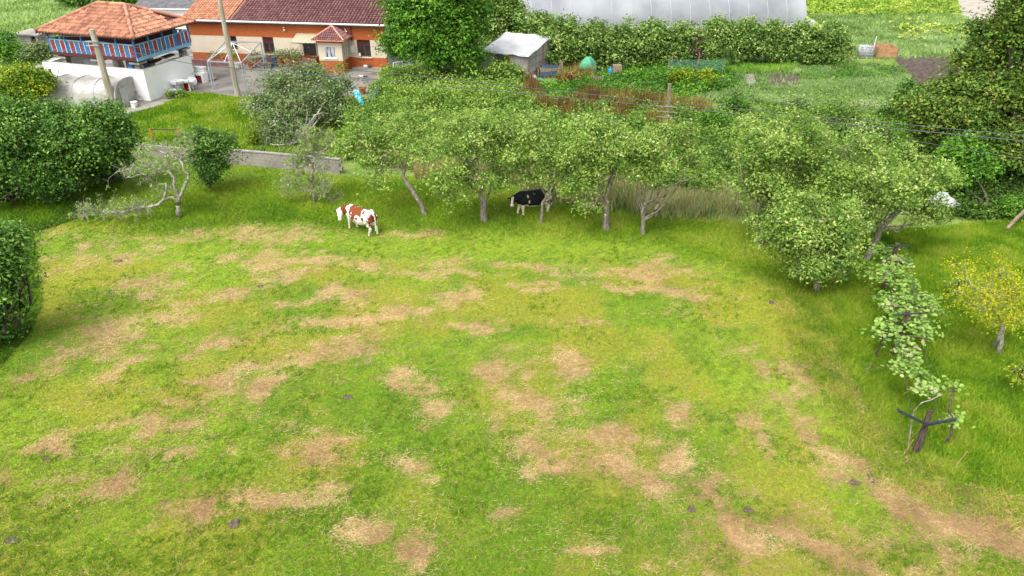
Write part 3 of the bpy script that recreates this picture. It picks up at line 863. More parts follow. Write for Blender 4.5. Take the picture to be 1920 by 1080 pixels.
rust(gpoly([(955, 180), (1100, 185), (1230, 200), (1235, 225), (1180, 240), (1030, 225), (960, 210)]), 9000, 1.1, 'rust brown dock weeds behind the apple trees', 61)
rust(gpoly([(1225, 195), (1330, 200), (1340, 240), (1300, 300), (1240, 290), (1210, 240)]), 9000, 0.9, 'rust and green weeds around the wooden pole', 63, 0.6)
rust(gpoly([(900, 155), (1000, 150), (1010, 175), (960, 185), (900, 175)]), 4000, 0.9, 'reddish weeds in front of the plastic shed', 65, 0.45)
rust(gpoly([(1050, 130), (1110, 135), (1110, 158), (1050, 160)]), 3000, 0.8, 'brown green weeds beside the navy tarpaulin', 67, 0.55)
# ---------------------------------------------------------------- trees and shrubs
def up(p, dz): return (p[0], p[1], p[2] + dz)
GA = 'apple trees along the back of the pasture'
def apple(label, bpx, tpx, trad, lobes, seed, nclump=420, nleaf=26, **kw):
    b = g(*bpx)
    Y = b[1]
    kw['limbs'] = [([at(px, py, Y + dy) for px, py, dy in q], r) for q, r in kw.get('limbs', ())]
    rs = np.random.default_rng(seed + 5)
    L = []
    for px, py, r, dy, sx, sy, sz in lobes:
        big = lobe(px, py, r, Y + dy, sx, sy, sz)
        for k in range(5):
            d = unit(rs.normal(size=(1, 3)))[0] * rs.uniform(0.45, 1.0)
            f = rs.uniform(0.30, 0.55)
            L.append((big[0] + d[0] * big[3], big[1] + d[1] * big[4], max(1.2, big[2] + d[2] * big[5]), big[3] * f, big[4] * f, big[5] * f * 0.9))
    tr = [b] + [at(px, py, Y + dy) for px, py, dy in tpx]
    return tree('apple_tree', label, 'apple tree', b, tr, trad, L,
                'apple', 'bark', int(nclump * (0.66 if bpx[0] < 1400 else 0.92)), nleaf, 0.14, 0.22, seed, GA, rag=0.35, fill=0.3, limb_r=0.045, limb_every=6, cvar=0.26, tvar=0.75, **kw)
apple('apple tree on a long dark trunk leaning left, beside the red and white cow', (797, 403), [(785, 375, 0), (768, 350, 0.1), (757, 334, 0.2), (758, 315, 0.3)], [0.14, 0.12, 0.12, 0.1, 0.09],
      [(735, 265, 55, 0.3, 1, 1, .7), (690, 270, 40, 0.5, 1, 1, .8), (785, 270, 45, 0.3, 1, 1, .8), (700, 315, 45, 0, 1, 1, .7), (745, 235, 35, 1, 1.2, 1, .6), (650, 280, 22, .5, 1, 1, .8)], 101, 560)
apple('apple tree with a thick short trunk, left of the black and white cow', (908, 415), [(906, 385, 0), (907, 378, 0), (900, 366, 0)], [0.2, 0.17, 0.15, 0.12],
      [(880, 250, 60, 0, 1, 1, .8), (925, 290, 55, 0, 1, 1, .7), (855, 310, 50, -.3, 1, 1, .9), (900, 330, 40, -.5, 1.2, 1, .7), (930, 225, 45, .8, 1, 1, .7), (850, 365, 26, -.8, 1.2, 1, .6)], 102, 760,
      limbs=[([(900, 366, 0), (880, 345, 0), (862, 310, 0)], [0.1, 0.07, 0.04]), ([(907, 380, 0), (917, 360, 0), (920, 340, 0)], [0.1, 0.07, 0.05]),
             ([(880, 345, 0), (862, 315, -0.3), (850, 285, -0.5)], [0.03, 0.025, 0.02])])
apple('slender apple tree standing in front of the black and white cow', (1015, 420), [(1016, 395, 0), (1018, 380, 0), (1026, 368, 0)], [0.1, 0.08, 0.07, 0.05],
      [(1000, 270, 55, 0, 1, 1, .75), (960, 300, 45, .2, 1, 1, .8), (1040, 310, 42, 0, 1, 1, .8), (985, 325, 30, .3, 1.3, 1, .5), (1010, 235, 35, .6, 1.1, 1, .6), (1065, 340, 22, 0, 1, 1, .8)], 103, 560,
      limbs=[([(1018, 380, 0), (1032, 362, -0.1), (1042, 345, -0.1)], [0.08, 0.06, 0.04])])
apple('apple tree with a straight grey trunk, right of the black and white cow', (1137, 432), [(1137, 400, 0), (1136, 372, 0), (1142, 350, 0), (1150, 325, 0)], [0.2, 0.16, 0.14, 0.12, 0.1],
      [(1110, 260, 60, 0, 1, 1, .75), (1160, 280, 50, 0, 1, 1, .8), (1080, 300, 45, 0, 1, 1, .8), (1150, 235, 40, .4, 1.2, 1, .6), (1085, 350, 36, -.4, 1, 1, .7), (1120, 325, 38, -.3, 1, 1, .7), (1105, 385, 18, -1, 1.4, 1, .5)], 104, 800,
      limbs=[([(1142, 355, 0), (1152, 325, 0), (1160, 290, 0)], [0.1, 0.08, 0.05])])
apple('apple tree whose grey trunk forks into a loop near the ground', (1205, 440), [(1206, 420, 0), (1207, 408, 0)], [0.12, 0.1, 0.1],
      [(1240, 280, 55, 0, 1, 1, .7), (1290, 290, 42, 0, 1, 1, .7), (1220, 315, 38, 0, 1.2, 1, .6), (1270, 250, 32, .3, 1.3, 1, .5), (1190, 290, 30, 0, 1, 1, .7)], 105, 520,
      limbs=[([(1206, 408, 0), (1205, 392, 0), (1212, 379, 0), (1228, 374, 0), (1238, 355, 0.1), (1240, 330, 0.1)], [0.09, 0.08, 0.075, 0.07, 0.06, 0.04]),
             ([(1208, 412, 0), (1222, 404, -0.1), (1232, 388, -0.1), (1235, 378, -0.1), (1248, 366, -0.1), (1250, 352, -0.1), (1265, 345, -0.1), (1300, 334, -0.1), (1312, 325, -0.1)], [0.09, 0.085, 0.08, 0.08, 0.07, 0.05, 0.04, 0.03, 0.015])])
apple('large spreading apple tree with a dark trunk on the right of the row', (1425, 458), [(1427, 430, 0), (1428, 405, 0), (1432, 385, .1)], [0.2, 0.17, 0.15, 0.13],
      [(1470, 260, 70, 0, 1.1, 1, .6), (1430, 320, 60, 0, 1, 1, .7), (1510, 310, 65, 0, 1, 1, .7), (1390, 290, 45, .5, 1, 1, .7), (1560, 270, 58, .7, 1.1, 1, .6), (1610, 300, 36, .7, 1.1, 1, .6), (1400, 250, 34, .8, 1.1, 1, .6), (1470, 370, 50, -.5, 1, 1, .7), (1410, 370, 24, -.2, 1, 1, .8), (1530, 365, 45, -.5, 1, 1, .8), (1450, 410, 32, -.5, 1, 1, .8), (1400, 330, 30, .3, 1, 1, .8), (1500, 235, 40, .6, 1, 1, .6)], 106, 1150)
apple('low leaning apple tree with crooked dark limbs beside the kiwi vines', (1622, 490), [(1645, 445, .2), (1650, 425, .2)], [0.17, 0.14, 0.12],
      [(1640, 330, 60, 0, 1.1, 1, .65), (1700, 330, 55, .3, 1.1, 1, .6), (1590, 345, 50, 0, 1, 1, .8), (1750, 350, 48, .6, 1.2, 1, .6), (1700, 300, 36, .8, 1.2, 1, .6), (1660, 375, 35, .2, 1.4, 1, .5), (1600, 400, 40, -.4, 1, 1, .8), (1720, 395, 32, .3, 1.5, 1, .5), (1760, 400, 24, .2, 1, 1, .6), (1560, 380, 40, 0, 1, 1, .8)], 107, 850,
      limbs=[([(1650, 428, 0.2), (1665, 415, 0.2), (1682, 402, 0.3), (1694, 392, 0.4)], [0.1, 0.08, 0.06, 0.04]),
             ([(1652, 427, 0.2), (1670, 430, 0.1), (1686, 433, 0.1), (1700, 412, 0.1)], [0.08, 0.06, 0.05, 0.03]),
             ([(1648, 430, 0.2), (1645, 405, 0.3), (1640, 380, 0.4)], [0.08, 0.06, 0.04])])
apple('apple tree with low branches hanging over the mown grass, nearest the pasture', (1530, 545), [(1530, 500, 0), (1528, 470, 0)], [0.15, 0.13, 0.1],
      [(1510, 430, 60, 0, 1, 1, .7), (1560, 440, 50, 0, 1, 1, .8), (1490, 480, 45, 0, 1, 1, .8), (1545, 485, 45, -.1, 1, 1, .8), (1460, 430, 35, 0, 1, 1, .8), (1520, 530, 26, -.2, 1.3, 1, .6), (1590, 400, 35, .2, 1, 1, .8), (1500, 400, 46, .3, 1, 1, .8), (1590, 465, 38, 0, 1, 1, .8), (1450, 465, 32, 0, 1, 1, .8), (1560, 515, 30, -.1, 1.2, 1, .6), (1480, 525, 20, 0, 1.2, 1, .6), (1615, 430, 24, 0, 1, 1, .8)], 108, 760)

# gnarled, nearly bare trees with explicit limbs
def bare_tree(name, label, cat, base, limbs, seed, ntw, leafcount, leaf='apple', tl=(0.35, 1.0), group=None, bark='bark_pale', bias=(0, 0, 0.4), lsz=0.12):
    rng = np.random.default_rng(seed)
    e = empty(name, base, label, cat, group=group)
    parts, pts = [], []
    for lp, lr in limbs:
        p, r = smooth_path(lp, [q * 0.8 for q in lr], 4, 0.03)
        parts.append(limb_tube(p, r, 7))
        q = np.array([tuple(v) for v in p])
        w = np.array(r)
        for v, rr in zip(q, w):
            if rr < 0.062: pts.append(v)
    pts = np.array(pts)
    def grow(S, n, l0, l1, r0, r1):
        i = rng.integers(0, len(S), n)
        d = rng.normal(size=(n, 3)) + A(*bias)
        d = unit(d) * rng.uniform(l0, l1, n)[:, None]
        s = S[i]
        e_ = s + d
        e_[:, 2] = np.maximum(e_[:, 2], 0.1)
        v, f, mid = tubes_np(s, e_, r0, r1, 4, 0.12, rng)
        parts.append((v, f))
        return np.concatenate([mid, e_, (mid + e_) / 2])
    T1 = grow(pts, ntw, tl[0], tl[1], 0.018, 0.007)
    T2 = grow(T1, ntw * 4, tl[0] * 0.5, tl[1] * 0.6, 0.009, 0.004)
    T3 = grow(T2, ntw * 9, 0.12, 0.4, 0.006, 0.003)
    V, Fc = join(parts)
    mesh_np('trunk', V, Fc, M[bark], e, smooth=True)
    i = rng.integers(0, len(T3), leafcount)
    k = np.repeat(i, 4)
    C = T3[k] + rng.normal(size=(len(k), 3)) * 0.05
    C[:, 2] = np.maximum(C[:, 2], 0.05)
    V, Fc, T = leaves(C, rng.normal(size=(len(k), 3)) + A(0, 0, 0.6), lsz, 0.55, np.clip(rng.normal(0.55, 0.2, len(k)), 0, 1), rng)
    mesh_np('crown', V, Fc, M[leaf], e, attrs={'tint': T})
    return e
def PL(Y, *pp):
    return [at(px, py, Y + dy) for px, py, dy in pp]
Y1 = g(335, 408)[1]
bare_tree('apple_tree', 'gnarled nearly leafless apple tree with one long limb sweeping low to the left', 'apple tree', g(335, 408), [
    ([g(335, 408), at(334, 385, Y1), at(335, 370, Y1)], [0.17, 0.14, 0.14]),
    (PL(Y1, (335, 372, 0), (328, 350, 0), (325, 330, .1), (310, 322, .3), (290, 325, .6), (262, 328, .9), (235, 335, 1.2)), [0.12, 0.1, 0.09, 0.08, 0.07, 0.05, 0.02]),
    (PL(Y1, (336, 372, 0), (345, 350, 0), (353, 332, 0), (347, 320, .2), (340, 300, .4), (350, 282, .6), (362, 272, .8)), [0.11, 0.1, 0.09, 0.08, 0.06, 0.04, 0.015]),
    (PL(Y1, (334, 378, 0), (325, 372, -.1), (308, 374, -.3), (290, 385, -.5), (262, 390, -.6), (230, 398, -.6), (190, 397, -.5), (165, 398, -.4)), [0.09, 0.08, 0.085, 0.08, 0.07, 0.05, 0.035, 0.015]),
    (PL(Y1, (308, 374, -.3), (312, 355, -.2), (310, 342, -.2)), [0.08, 0.07, 0.04]),
    (PL(Y1, (262, 390, -.6), (240, 395, -.9), (215, 402, -1.1)), [0.05, 0.035, 0.015]),
    (PL(Y1, (190, 397, -.5), (160, 402, -.4), (152, 415, -.3)), [0.03, 0.025, 0.012]),
    (PL(Y1, (340, 300, .4), (318, 290, .7), (295, 282, 1.0), (275, 278, 1.2)), [0.05, 0.045, 0.03, 0.015]),
    (PL(Y1, (350, 282, .6), (330, 300, .5), (300, 310, .6), (260, 310, .8)), [0.04, 0.035, 0.03, 0.015]),
    (PL(Y1, (310, 322, .3), (285, 310, .3), (250, 315, .3), (215, 325, .4)), [0.05, 0.04, 0.03, 0.015])], 201, 130, 650, tl=(0.3, 0.8), group=GA)
Y2 = g(590, 378)[1]
bare_tree('apple_tree', 'half dead apple tree with pale bare twigs in front of the block wall', 'apple tree', g(590, 378), [
    ([g(590, 378), at(586, 350, Y2), at(585, 325, Y2), at(586, 305, Y2)], [0.13, 0.12, 0.11, 0.1]),
    (PL(Y2, (586, 305, 0), (600, 290, .2), (615, 275, .4), (630, 262, .5)), [0.09, 0.08, 0.05, 0.02]),
    (PL(Y2, (586, 305, 0), (575, 300, .1), (560, 300, .1), (558, 325, -.2), (545, 345, -.4), (532, 355, -.6)), [0.09, 0.07, 0.05, 0.05, 0.03, 0.015]),
    (PL(Y2, (590, 300, 0), (585, 275, .2), (575, 250, .4), (565, 235, .5)), [0.07, 0.05, 0.03, 0.015]),
    (PL(Y2, (584, 350, 0), (565, 358, -.2), (545, 370, -.4)), [0.05, 0.035, 0.015]),
    (PL(Y2, (585, 345, 0), (603, 355, -.2), (615, 365, -.3), (610, 345, -.2)), [0.05, 0.035, 0.03, 0.015])], 202, 130, 750, tl=(0.3, 0.9), group=GA)

def shrub(name, label, cat, base, lobes, leaf, bark, nclump, nleaf, size, sigma, seed, group=None, **kw):
    return tree(name, label, cat, base, None, None, lobes, leaf, bark, nclump, nleaf, size, sigma, seed, group, crown_name='foliage', trunk_name='stems', **kw)
def loose(L, seed, n=5):
    rs = np.random.default_rng(seed)
    out = []
    for big in L:
        out.append((*big[:3], big[3] * .72, big[4] * .72, big[5] * .72))
        for k in range(n):
            d = unit(rs.normal(size=(1, 3)))[0]
            d[2] = abs(d[2]) if rs.random() < .7 else d[2]
            f = rs.uniform(0.22, 0.42)
            out.append((big[0] + d[0] * big[3] * .8, big[1] + d[1] * big[4] * .8, max(0.5, big[2] + d[2] * big[5] * .8), big[3] * f, big[4] * f, big[5] * f))
    return out
GH = 'hazel bushes on the left edge'
def hz(label, bpx, lob, seed, nclump=1000, nleaf=30, leaf='hazel', size=0.17, **kw):
    b = g(*bpx)
    return shrub('hazel_bush', label, 'bush', b, loose([lobe(px, py, r, b[1] + dy, 1, 1, .85) for px, py, r, dy in lob], seed), leaf, 'bark_dark', nclump, nleaf, size, 0.27, seed, GH, fill=0.3, rag=0.5, **kw)
hz('large dark green hazel bush at the left frame edge', (20, 385), [(10, 240, 55, .5), (60, 250, 50, .3), (30, 310, 60, 0), (-40, 280, 60, 0), (60, 330, 40, -.2), (0, 355, 40, -.3)], 301)
hz('middle hazel bush between the two others, below the small polytunnel', (120, 375), [(120, 235, 45, .5), (100, 280, 50, 0), (160, 270, 50, 0), (130, 320, 45, -.2), (90, 340, 40, -.3)], 302, 900)
hz('rightmost of the three hazel bushes, reaching towards the bare apple tree', (205, 350), [(205, 235, 42, .4), (235, 262, 35, .3), (190, 285, 45, 0), (225, 300, 30, .1), (180, 320, 32, -.2), (148, 300, 30, -.2)], 303, 800)
hz('round bush alone at the left frame edge in front of the dry grass', (0, 640), [(0, 470, 42, 0), (-30, 520, 55, 0), (5, 540, 36, 0), (-25, 580, 42, -.2), (5, 450, 24, .4), (28, 505, 20, 0), (-5, 615, 30, 0), (30, 575, 16, 0)], 304, 900, leaf='hazel', size=0.14)
b = g(395, 360)
shrub('shrub', 'dark leafy shrub standing right of the gnarled leafless apple tree', 'shrub', b, [lobe(*q) for q in ((385, 275, 34, b[1]), (415, 270, 26, b[1]), (400, 310, 28, b[1]), (375, 300, 24, b[1]), (360, 265, 20, b[1] + .3), (395, 335, 17, b[1]))], 'hazel', 'bark_dark', 520, 24, 0.14, 0.2, 305)
b = g(50, 205)
shrub('citrus_bush', 'yellow green rounded bush beside the small polytunnel', 'bush', b, [lobe(*q) for q in ((42, 150, 26, b[1]), (10, 158, 28, b[1]), (76, 153, 20, b[1]), (50, 172, 24, b[1] - .3), (15, 185, 24, b[1] - .3))], 'lemon', 'bark_dark', 620, 26, 0.2, 0.28, 306)
b = g(560, 275)
shrub('rose_thicket', 'sprawling thicket with dry grey stems in the middle of the yard lawn', 'shrub', b, [lobe(*q) for q in ((530, 165, 45, b[1] + 6), (580, 150, 38, b[1] + 6), (610, 185, 42, b[1] + 5), (560, 205, 48, b[1] + 4), (500, 200, 34, b[1] + 4), (520, 240, 40, b[1] + 2), (500, 268, 26, b[1] + .5), (550, 265, 36, b[1] + .5), (630, 215, 30, b[1] + 4), (640, 165, 26, b[1] + 6))],
      'shrub', 'bark_pale', 900, 22, 0.18, 0.3, 307, fill=0.35, rag=0.5, twigs=900, limb_r=0.09)
b = g(478, 275)
shrub('shrub', 'small yellow green shoot at the top of the block wall', 'shrub', b, [lobe(475, 262, 14, b[1], .6, .6, 1.2)], 'lemon', 'bark_dark', 70, 14, 0.12, 0.15, 308)
b = g(820, 158)
tree('maple_tree', 'big dense green tree right of the farmhouse', 'tree', b, [b, up(b, 1.2), up(b, 2.6)], [0.3, 0.24, 0.2], [lobe(*q) for q in ((820, 10, 75, b[1]), (775, 40, 45, b[1] - .5), (865, 45, 48, b[1] - .5), (800, 80, 60, b[1] - 1), (850, 92, 50, b[1] - 1), (820, -40, 60, b[1]), (762, 85, 34, b[1] - .5), (780, 0, 48, b[1]), (880, 10, 36, b[1]))],
     'green', 'bark_dark', 2300, 30, 0.27, 0.36, 309, fill=0.3, limb_r=0.12)
b = g(925, 95)
tree('dark_tree', 'dull green tree behind the plastic garden shed', 'tree', b, [b, up(b, 1.5), up(b, 3)], [0.2, 0.16, 0.12], [lobe(*q) for q in ((925, 15, 45, b[1]), (945, 50, 40, b[1] - 1), (915, 55, 30, b[1] - 1), (960, 30, 30, b[1]), (900, -10, 40, b[1]))],
     'kiwi_far', 'bark_dark', 700, 28, 0.27, 0.36, 310, fill=0.3)
# vine hedge in front of the big tunnel: one bush after another
GV = 'vine bushes trained in a row before the big tunnel'
hedge = [(1012, 62, 34, 'vine bush right behind the plastic shed roof'), (1060, 80, 48, 'vine bush behind the green covered heap'), (1115, 85, 46, 'tall vine bush behind the blue barrel'),
         (1170, 90, 46, 'vine bush above the little wooden box'), (1225, 85, 46, 'vine bush over the left end of the netting'), (1283, 88, 44, 'vine bush above the middle of the netting'),
         (1345, 78, 42, 'vine bush above the right end of the netting'), (1400, 80, 40, 'vine bush behind the bright green leafy bed'), (1452, 82, 38, 'vine bush behind the bare earth bed'), (1505, 84, 38, 'vine bush below the right end of the big tunnel'),
         (1555, 88, 38, 'vine bush beside the square white tank')]
for i, (px, py, r, lab) in enumerate(hedge):
    yb = (106 if i == 0 else 128) if px < 1320 else 118
    b = g(px, yb)
    dd = 0 if px < 1320 else 0.4
    lb = [lobe(px, py - 8, r * .8, b[1] + dd), lobe(px - 16, py + 12, r * .7, b[1]), lobe(px + 16, py + 10, r * .7, b[1]), lobe(px, py - 20, r * .55, b[1] + 1)]
    if px < 1320 and i: lb += [lobe(px - 8, py + 35, r * .6, b[1] - .2), lobe(px + 12, py + 34, r * .6, b[1] - .2)]
    shrub('vine_bush', lab, 'bush', b, lb, 'kiwi_far', 'bark', 420 if px < 1320 else 330, 24, 0.26, 0.3, 320 + i, GV, fill=0.3, twigs=60)
b = g(1308, 130)
shrub('copper_shrub', 'dull purple brown shrub set in the vine hedge', 'shrub', b, [lobe(1308, 75, 9, b[1] - .6, .7, .7, 1.6), lobe(1302, 98, 10, b[1] - .8, 1.2, .8, .8)], 'coppery', 'bark_dark', 70, 12, 0.18, 0.2, 340)
# walnut
b = (29.5, 42.0, 0.0)
rw = np.random.default_rng(77)
WL_ = []
for q in ((1925, 60, 60, 43), (1960, 150, 95, 42), (1865, 125, 48, 43.5), (1850, 190, 62, 42), (1785, 205, 52, 42), (1900, 240, 75, 41), (1760, 235, 42, 42), (1735, 200, 22, 42), (1815, 110, 22, 43.5), (1790, 140, 18, 43), (1835, 45, 14, 44), (1722, 250, 14, 41.5), (1765, 175, 20, 42.5), (1862, 330, 30, 39), (1825, 270, 52, 40.5), (1950, 280, 75, 40), (1905, 15, 38, 44), (1990, 20, 85, 43), (1810, 315, 28, 39.5), (1740, 232, 20, 42), (1862, 62, 24, 44), (1800, 165, 26, 42.5)):
    big = lobe(*q)
    for k in range(6):
        d = unit(rw.normal(size=(1, 3)))[0] * rw.uniform(0.35, 0.95)
        f = rw.uniform(0.5, 0.78)
        WL_.append((big[0] + d[0] * big[3], big[1] + d[1] * big[4], max(1.6, big[2] + d[2] * big[5]), big[3] * f, big[4] * f, big[5] * f * 0.62))
tree('walnut_tree', 'huge dark walnut tree filling the right frame edge', 'walnut tree', b, [b, up(b, 2.2), (29.0, 42, 4.5)], [0.5, 0.42, 0.36],
     WL_,
     'walnut', 'bark_dark', 3300, 32, 0.21, 0.32, 350, fill=0.3, limb_every=6, rag=0.3, limb_r=0.16, twigs=300)
b = g(1715, 235)
shrub('dark_shrub', 'dark bush with dead brown top in front of the ridged soil bed', 'shrub', b, [lobe(1700, 185, 20, b[1], .9, .9, 1.3), (*at(1712, 210, b[1])[:2], 0.8, .9, .9, .8)], 'hazel', 'bark_dark', 220, 20, 0.2, 0.25, 351)
b = g(1850, 395)
shrub('shrub', 'leafy sapling on the shaded edge below the walnut tree', 'shrub', b, [lobe(1800, 300, 38, b[1] + 2), lobe(1780, 330, 30, b[1] + 1.5), lobe(1830, 320, 30, b[1] + 2)], 'green', 'bark_dark', 330, 22, 0.2, 0.26, 352)
b = g(1905, 410)
shrub('shrub', 'small bright green shrub at the right frame edge under the walnut', 'shrub', b, [lobe(1905, 390, 20, b[1])], 'green', 'bark_dark', 150, 20, 0.13, 0.18, 353)
# yellow tree with a forked prop-like trunk
b = g(1872, 665)
Y = b[1]
tree('peach_tree', 'young yellow leaved tree with a split grey trunk on the right', 'tree', b, [b, at(1876, 640, Y), at(1880, 615, Y), at(1875, 590, Y)], [0.09, 0.08, 0.07, 0.06],
     [lobe(*q) for q in ((1860, 555, 45, Y, 1, 1, .6), (1900, 560, 42, Y + .2, 1, 1, .6), (1825, 570, 34, Y - .3, 1, 1, .6), (1880, 520, 36, Y + .6, 1, 1, .6), (1905, 600, 28, Y - .3, 1, 1, .6), (1800, 545, 22, Y), (1805, 500, 20, Y + 1), (1870, 600, 26, Y - .4))],
     'yellow', 'bark_pale', 300, 18, 0.085, 0.22, 360, limbs=[([g(1862, 655), at(1872, 632, Y), at(1880, 612, Y)], [0.06, 0.06, 0.05])], fill=0.4, limb_r=0.035, twigs=160)
b = g(1800, 560)
shrub('shrub', 'small blue green sapling left of the yellow leaved tree', 'shrub', b, [lobe(1798, 535, 16, b[1])], 'kiwi_far', 'bark_dark', 45, 12, 0.1, 0.15, 361)
b = g(1930, 740)
shrub('shrub', 'pale yellow green shoots at the right frame edge', 'shrub', b, [lobe(1915, 700, 22, b[1]), lobe(1925, 750, 22, b[1])], 'lemon', 'bark_dark', 50, 10, 0.09, 0.15, 362)
# rounded shrubs and trees of the background
def bush(name, label, bpx, lob, leaf, nclump, size, seed, nleaf=22, sigma=0.28, cat='bush', bark='bark_dark', **kw):
    b = g(*bpx)
    return shrub(name, label, cat, b, [lobe(px, py, r, b[1] + dy) for px, py, r, dy in lob], leaf, bark, nclump, nleaf, size, sigma, seed, **kw)
bush('flowering_shrub', 'pinkish dry flowering shrub beside the white enclosure wall', (80, 118), [(65, 98, 14, 0), (85, 100, 14, 0), (50, 105, 12, 0)], 'shrub', 170, 0.22, 370)
bush('bush', 'green bush at the left frame edge above the yellow green bush', (10, 118), [(10, 95, 20, 0), (30, 105, 14, 0), (0, 75, 12, .5)], 'green', 220, 0.24, 371)
bush('bush', 'dark small tree beside the stone hut', (12, 92), [(10, 72, 10, 0), (14, 84, 7, 0)], 'hazel', 90, 0.25, 372)
bush('bush', 'bright green tree peeking over the granary roof', (235, 25), [(232, -5, 20, 0), (215, 3, 14, 0)], 'green', 200, 0.4, 373, sigma=0.45)
bush('bush', 'dark hedge at the top of the frame left of the granary roof', (160, 12), [(130, -4, 14, 0), (160, -3, 16, 0), (195, -4, 16, 0)], 'hazel', 260, 0.4, 374, sigma=0.45)
bush('bush', 'light green elder growing behind the shed roof', (962, 80), [(958, 52, 14, 0), (950, 66, 10, 0)], 'green', 110, 0.25, 375)
bush('bush', 'leafy bush at the foot of the plastic shed', (940, 165), [(930, 140, 20, 0), (955, 138, 16, 0), (970, 150, 14, 0)], 'bramble', 200, 0.22, 376)
bush('bush', 'rusty green bush in front of the green covered heap', (1090, 165), [(1078, 152, 9, 0), (1062, 148, 9, 0)], 'rust', 70, 0.2, 377)
bush('bush', 'dark green bush beside the wooden pole crossarms', (1335, 250), [(1330, 228, 16, 0), (1345, 225, 12, 0)], 'green', 130, 0.17, 378)
bush('bush', 'light green bush inside the netting enclosure', (1300, 165), [(1290, 150, 16, 0), (1320, 148, 14, 0), (1270, 145, 12, 0)], 'lemon', 160, 0.2, 379)
bush('bush', 'silvery elder bush left of the walnut tree', (1640, 300), [(1630, 250, 22, 0), (1650, 262, 18, 0), (1615, 262, 16, 0)], 'kiwi_far', 200, 0.18, 380)
bush('bush', 'grey green bush beneath the overhead wires left of the pale meadow', (1385, 215), [(1375, 195, 12, 0), (1390, 200, 12, 0)], 'hazel', 80, 0.17, 381)
bush('bush', 'tall grey green thistle clump on the pale meadow', (1500, 215), [(1495, 192, 10, 0), (1500, 200, 10, 0)], 'palegrass', 80, 0.18, 382)
bush('bush', 'bright bush at the corner of the yard below the white gate', (770, 175), [(775, 154, 16, 0), (800, 148, 20, 0), (752, 166, 10, 0)], 'bramble', 200, 0.22, 383)

# kiwi vines on their T posts
GK = 'kiwi vines trained along the wire on the right'
def kiwi(label, cells, seed, n, sigma=0.19):
    """cells: (px, py, rpx, z) leaf masses at height z"""
    rng = np.random.default_rng(seed)
    lob = []
    for px, py, r, z in cells:
        p = g(px, py, z)
        k = r * mpp(p[1], z)
        lob.append((*p, k, k * 1.3, 0.14))
    b = g(cells[-1][0], cells[-1][1], 1.0)
    b = (b[0], b[1], 0)
    e = empty('kiwi_vine', b, label, 'kiwi vine', group=GK)
    V, Fc, T, C, LC = crown(lob, int(n * .8), 9, 0.13, sigma, rng, fill=0.6, up=1.6, flat=0.4, round_=True)
    mesh_np('foliage', V, Fc, M['kiwi'], e, attrs={'tint': T})
    v, f, _ = tubes_np(LC, C, 0.012, 0.005, 4, 0.1, rng)
    parts = [(v, f)]
    for i in range(len(lob) - 1):
        parts.append(limb_tube(*smooth_path([lob[i][:3], lob[i + 1][:3]], [0.03, 0.025], 3, 0.04), 6))
    parts.append(limb_tube(*smooth_path([b, up(b, 0.8), lob[-1][:3]], [0.04, 0.035, 0.03], 3, 0.04), 6))
    V, Fc = join(parts)
    mesh_np('stems', V, Fc, M['bark_dark'], e, smooth=True)
    return e
kiwi('kiwi vine farthest along the wire, by the crooked apple tree', [(1650, 470, 14, 1.7), (1670, 480, 20, 1.7), (1690, 495, 20, 1.6), (1665, 505, 18, 1.5)], 401, 50)
kiwi('kiwi vine in the middle of the row with the broadest mass of round leaves', [(1665, 512, 18, 1.6), (1650, 525, 24, 1.7), (1690, 530, 30, 1.7), (1730, 560, 28, 1.6), (1690, 570, 30, 1.6), (1660, 560, 22, 1.6), (1745, 580, 18, 1.6), (1665, 610, 20, 1.4), (1720, 610, 26, 1.4), (1745, 635, 16, 1.3), (1655, 630, 12, 1.3)], 402, 190)
kiwi('kiwi vine hanging thinly towards the near split post', [(1700, 640, 20, 1.4), (1690, 655, 14, 1.4), (1712, 665, 16, 1.4), (1700, 680, 12, 1.4), (1690, 695, 18, 1.5), (1715, 700, 20, 1.5), (1740, 720, 18, 1.4), (1720, 735, 10, 1.4), (1790, 732, 18, 1.3), (1780, 770, 12, 1.1), (1790, 790, 9, 0.9)], 403, 85, 0.13)
# ---------------------------------------------------------------- buildings
def tile_face(b, O, U, W, widths, length, tw=0.24, tl=0.38, amp=0.05, missing=None, jitter=0.0, cov=0.8, step=0.05):
    """barrel tiles on a roof face. O: eave start, U along eave, W up the slope (unit vectors), widths: list of (u0,u1) as functions of s"""
    O, U, W = Vector(O), Vector(U).normalized(), Vector(W).normalized()
    N = U.cross(W).normalized()
    if N.z < 0: N = -N
    rows = int(length / tl)
    for j in range(rows + 1):
        s0, s1 = j * tl, min((j + 1) * tl + 0.05, length)
        if s1 - s0 < 0.05: continue
        a0, a1 = widths(s0 + tl * 0.4)
        k0, k1 = math.ceil(a0 / tw), math.floor(a1 / tw)
        for k in range(k0, k1):
            u = k * tw
            if missing and missing(u, s0): continue
            t = random.random()
            dz = random.uniform(0, jitter)
            vs = []
            for s, lift in ((s0, step), (s1, 0.0)):
                for q in range(5):
                    f = q / 4
                    h = amp * math.sin(math.pi * f) + lift + dz
                    vs.append(O + U * (u + tw * cov * f) + W * s + N * h)
            b.add(vs, [(i, i + 1, i + 6, i + 5) for i in range(4)], t)
            b.add([vs[i] for i in range(5)] + [O + U * u + W * s0 + N * -0.02, O + U * (u + tw * cov) + W * s0 + N * -0.02], [(5, 0, 1, 2), (5, 2, 6), (2, 3, 4, 6)], t * 0.3)
def ridge_tiles(b, a, c, r=0.11, L=0.4):
    a, c = Vector(a), Vector(c)
    n = max(1, int((c - a).length / L))
    for i in range(n):
        p, q = a.lerp(c, i / n), a.lerp(c, (i + 1.12) / n)
        b.tube([p, q], [r * 1.08, r * 0.92], 8, tint=random.random())

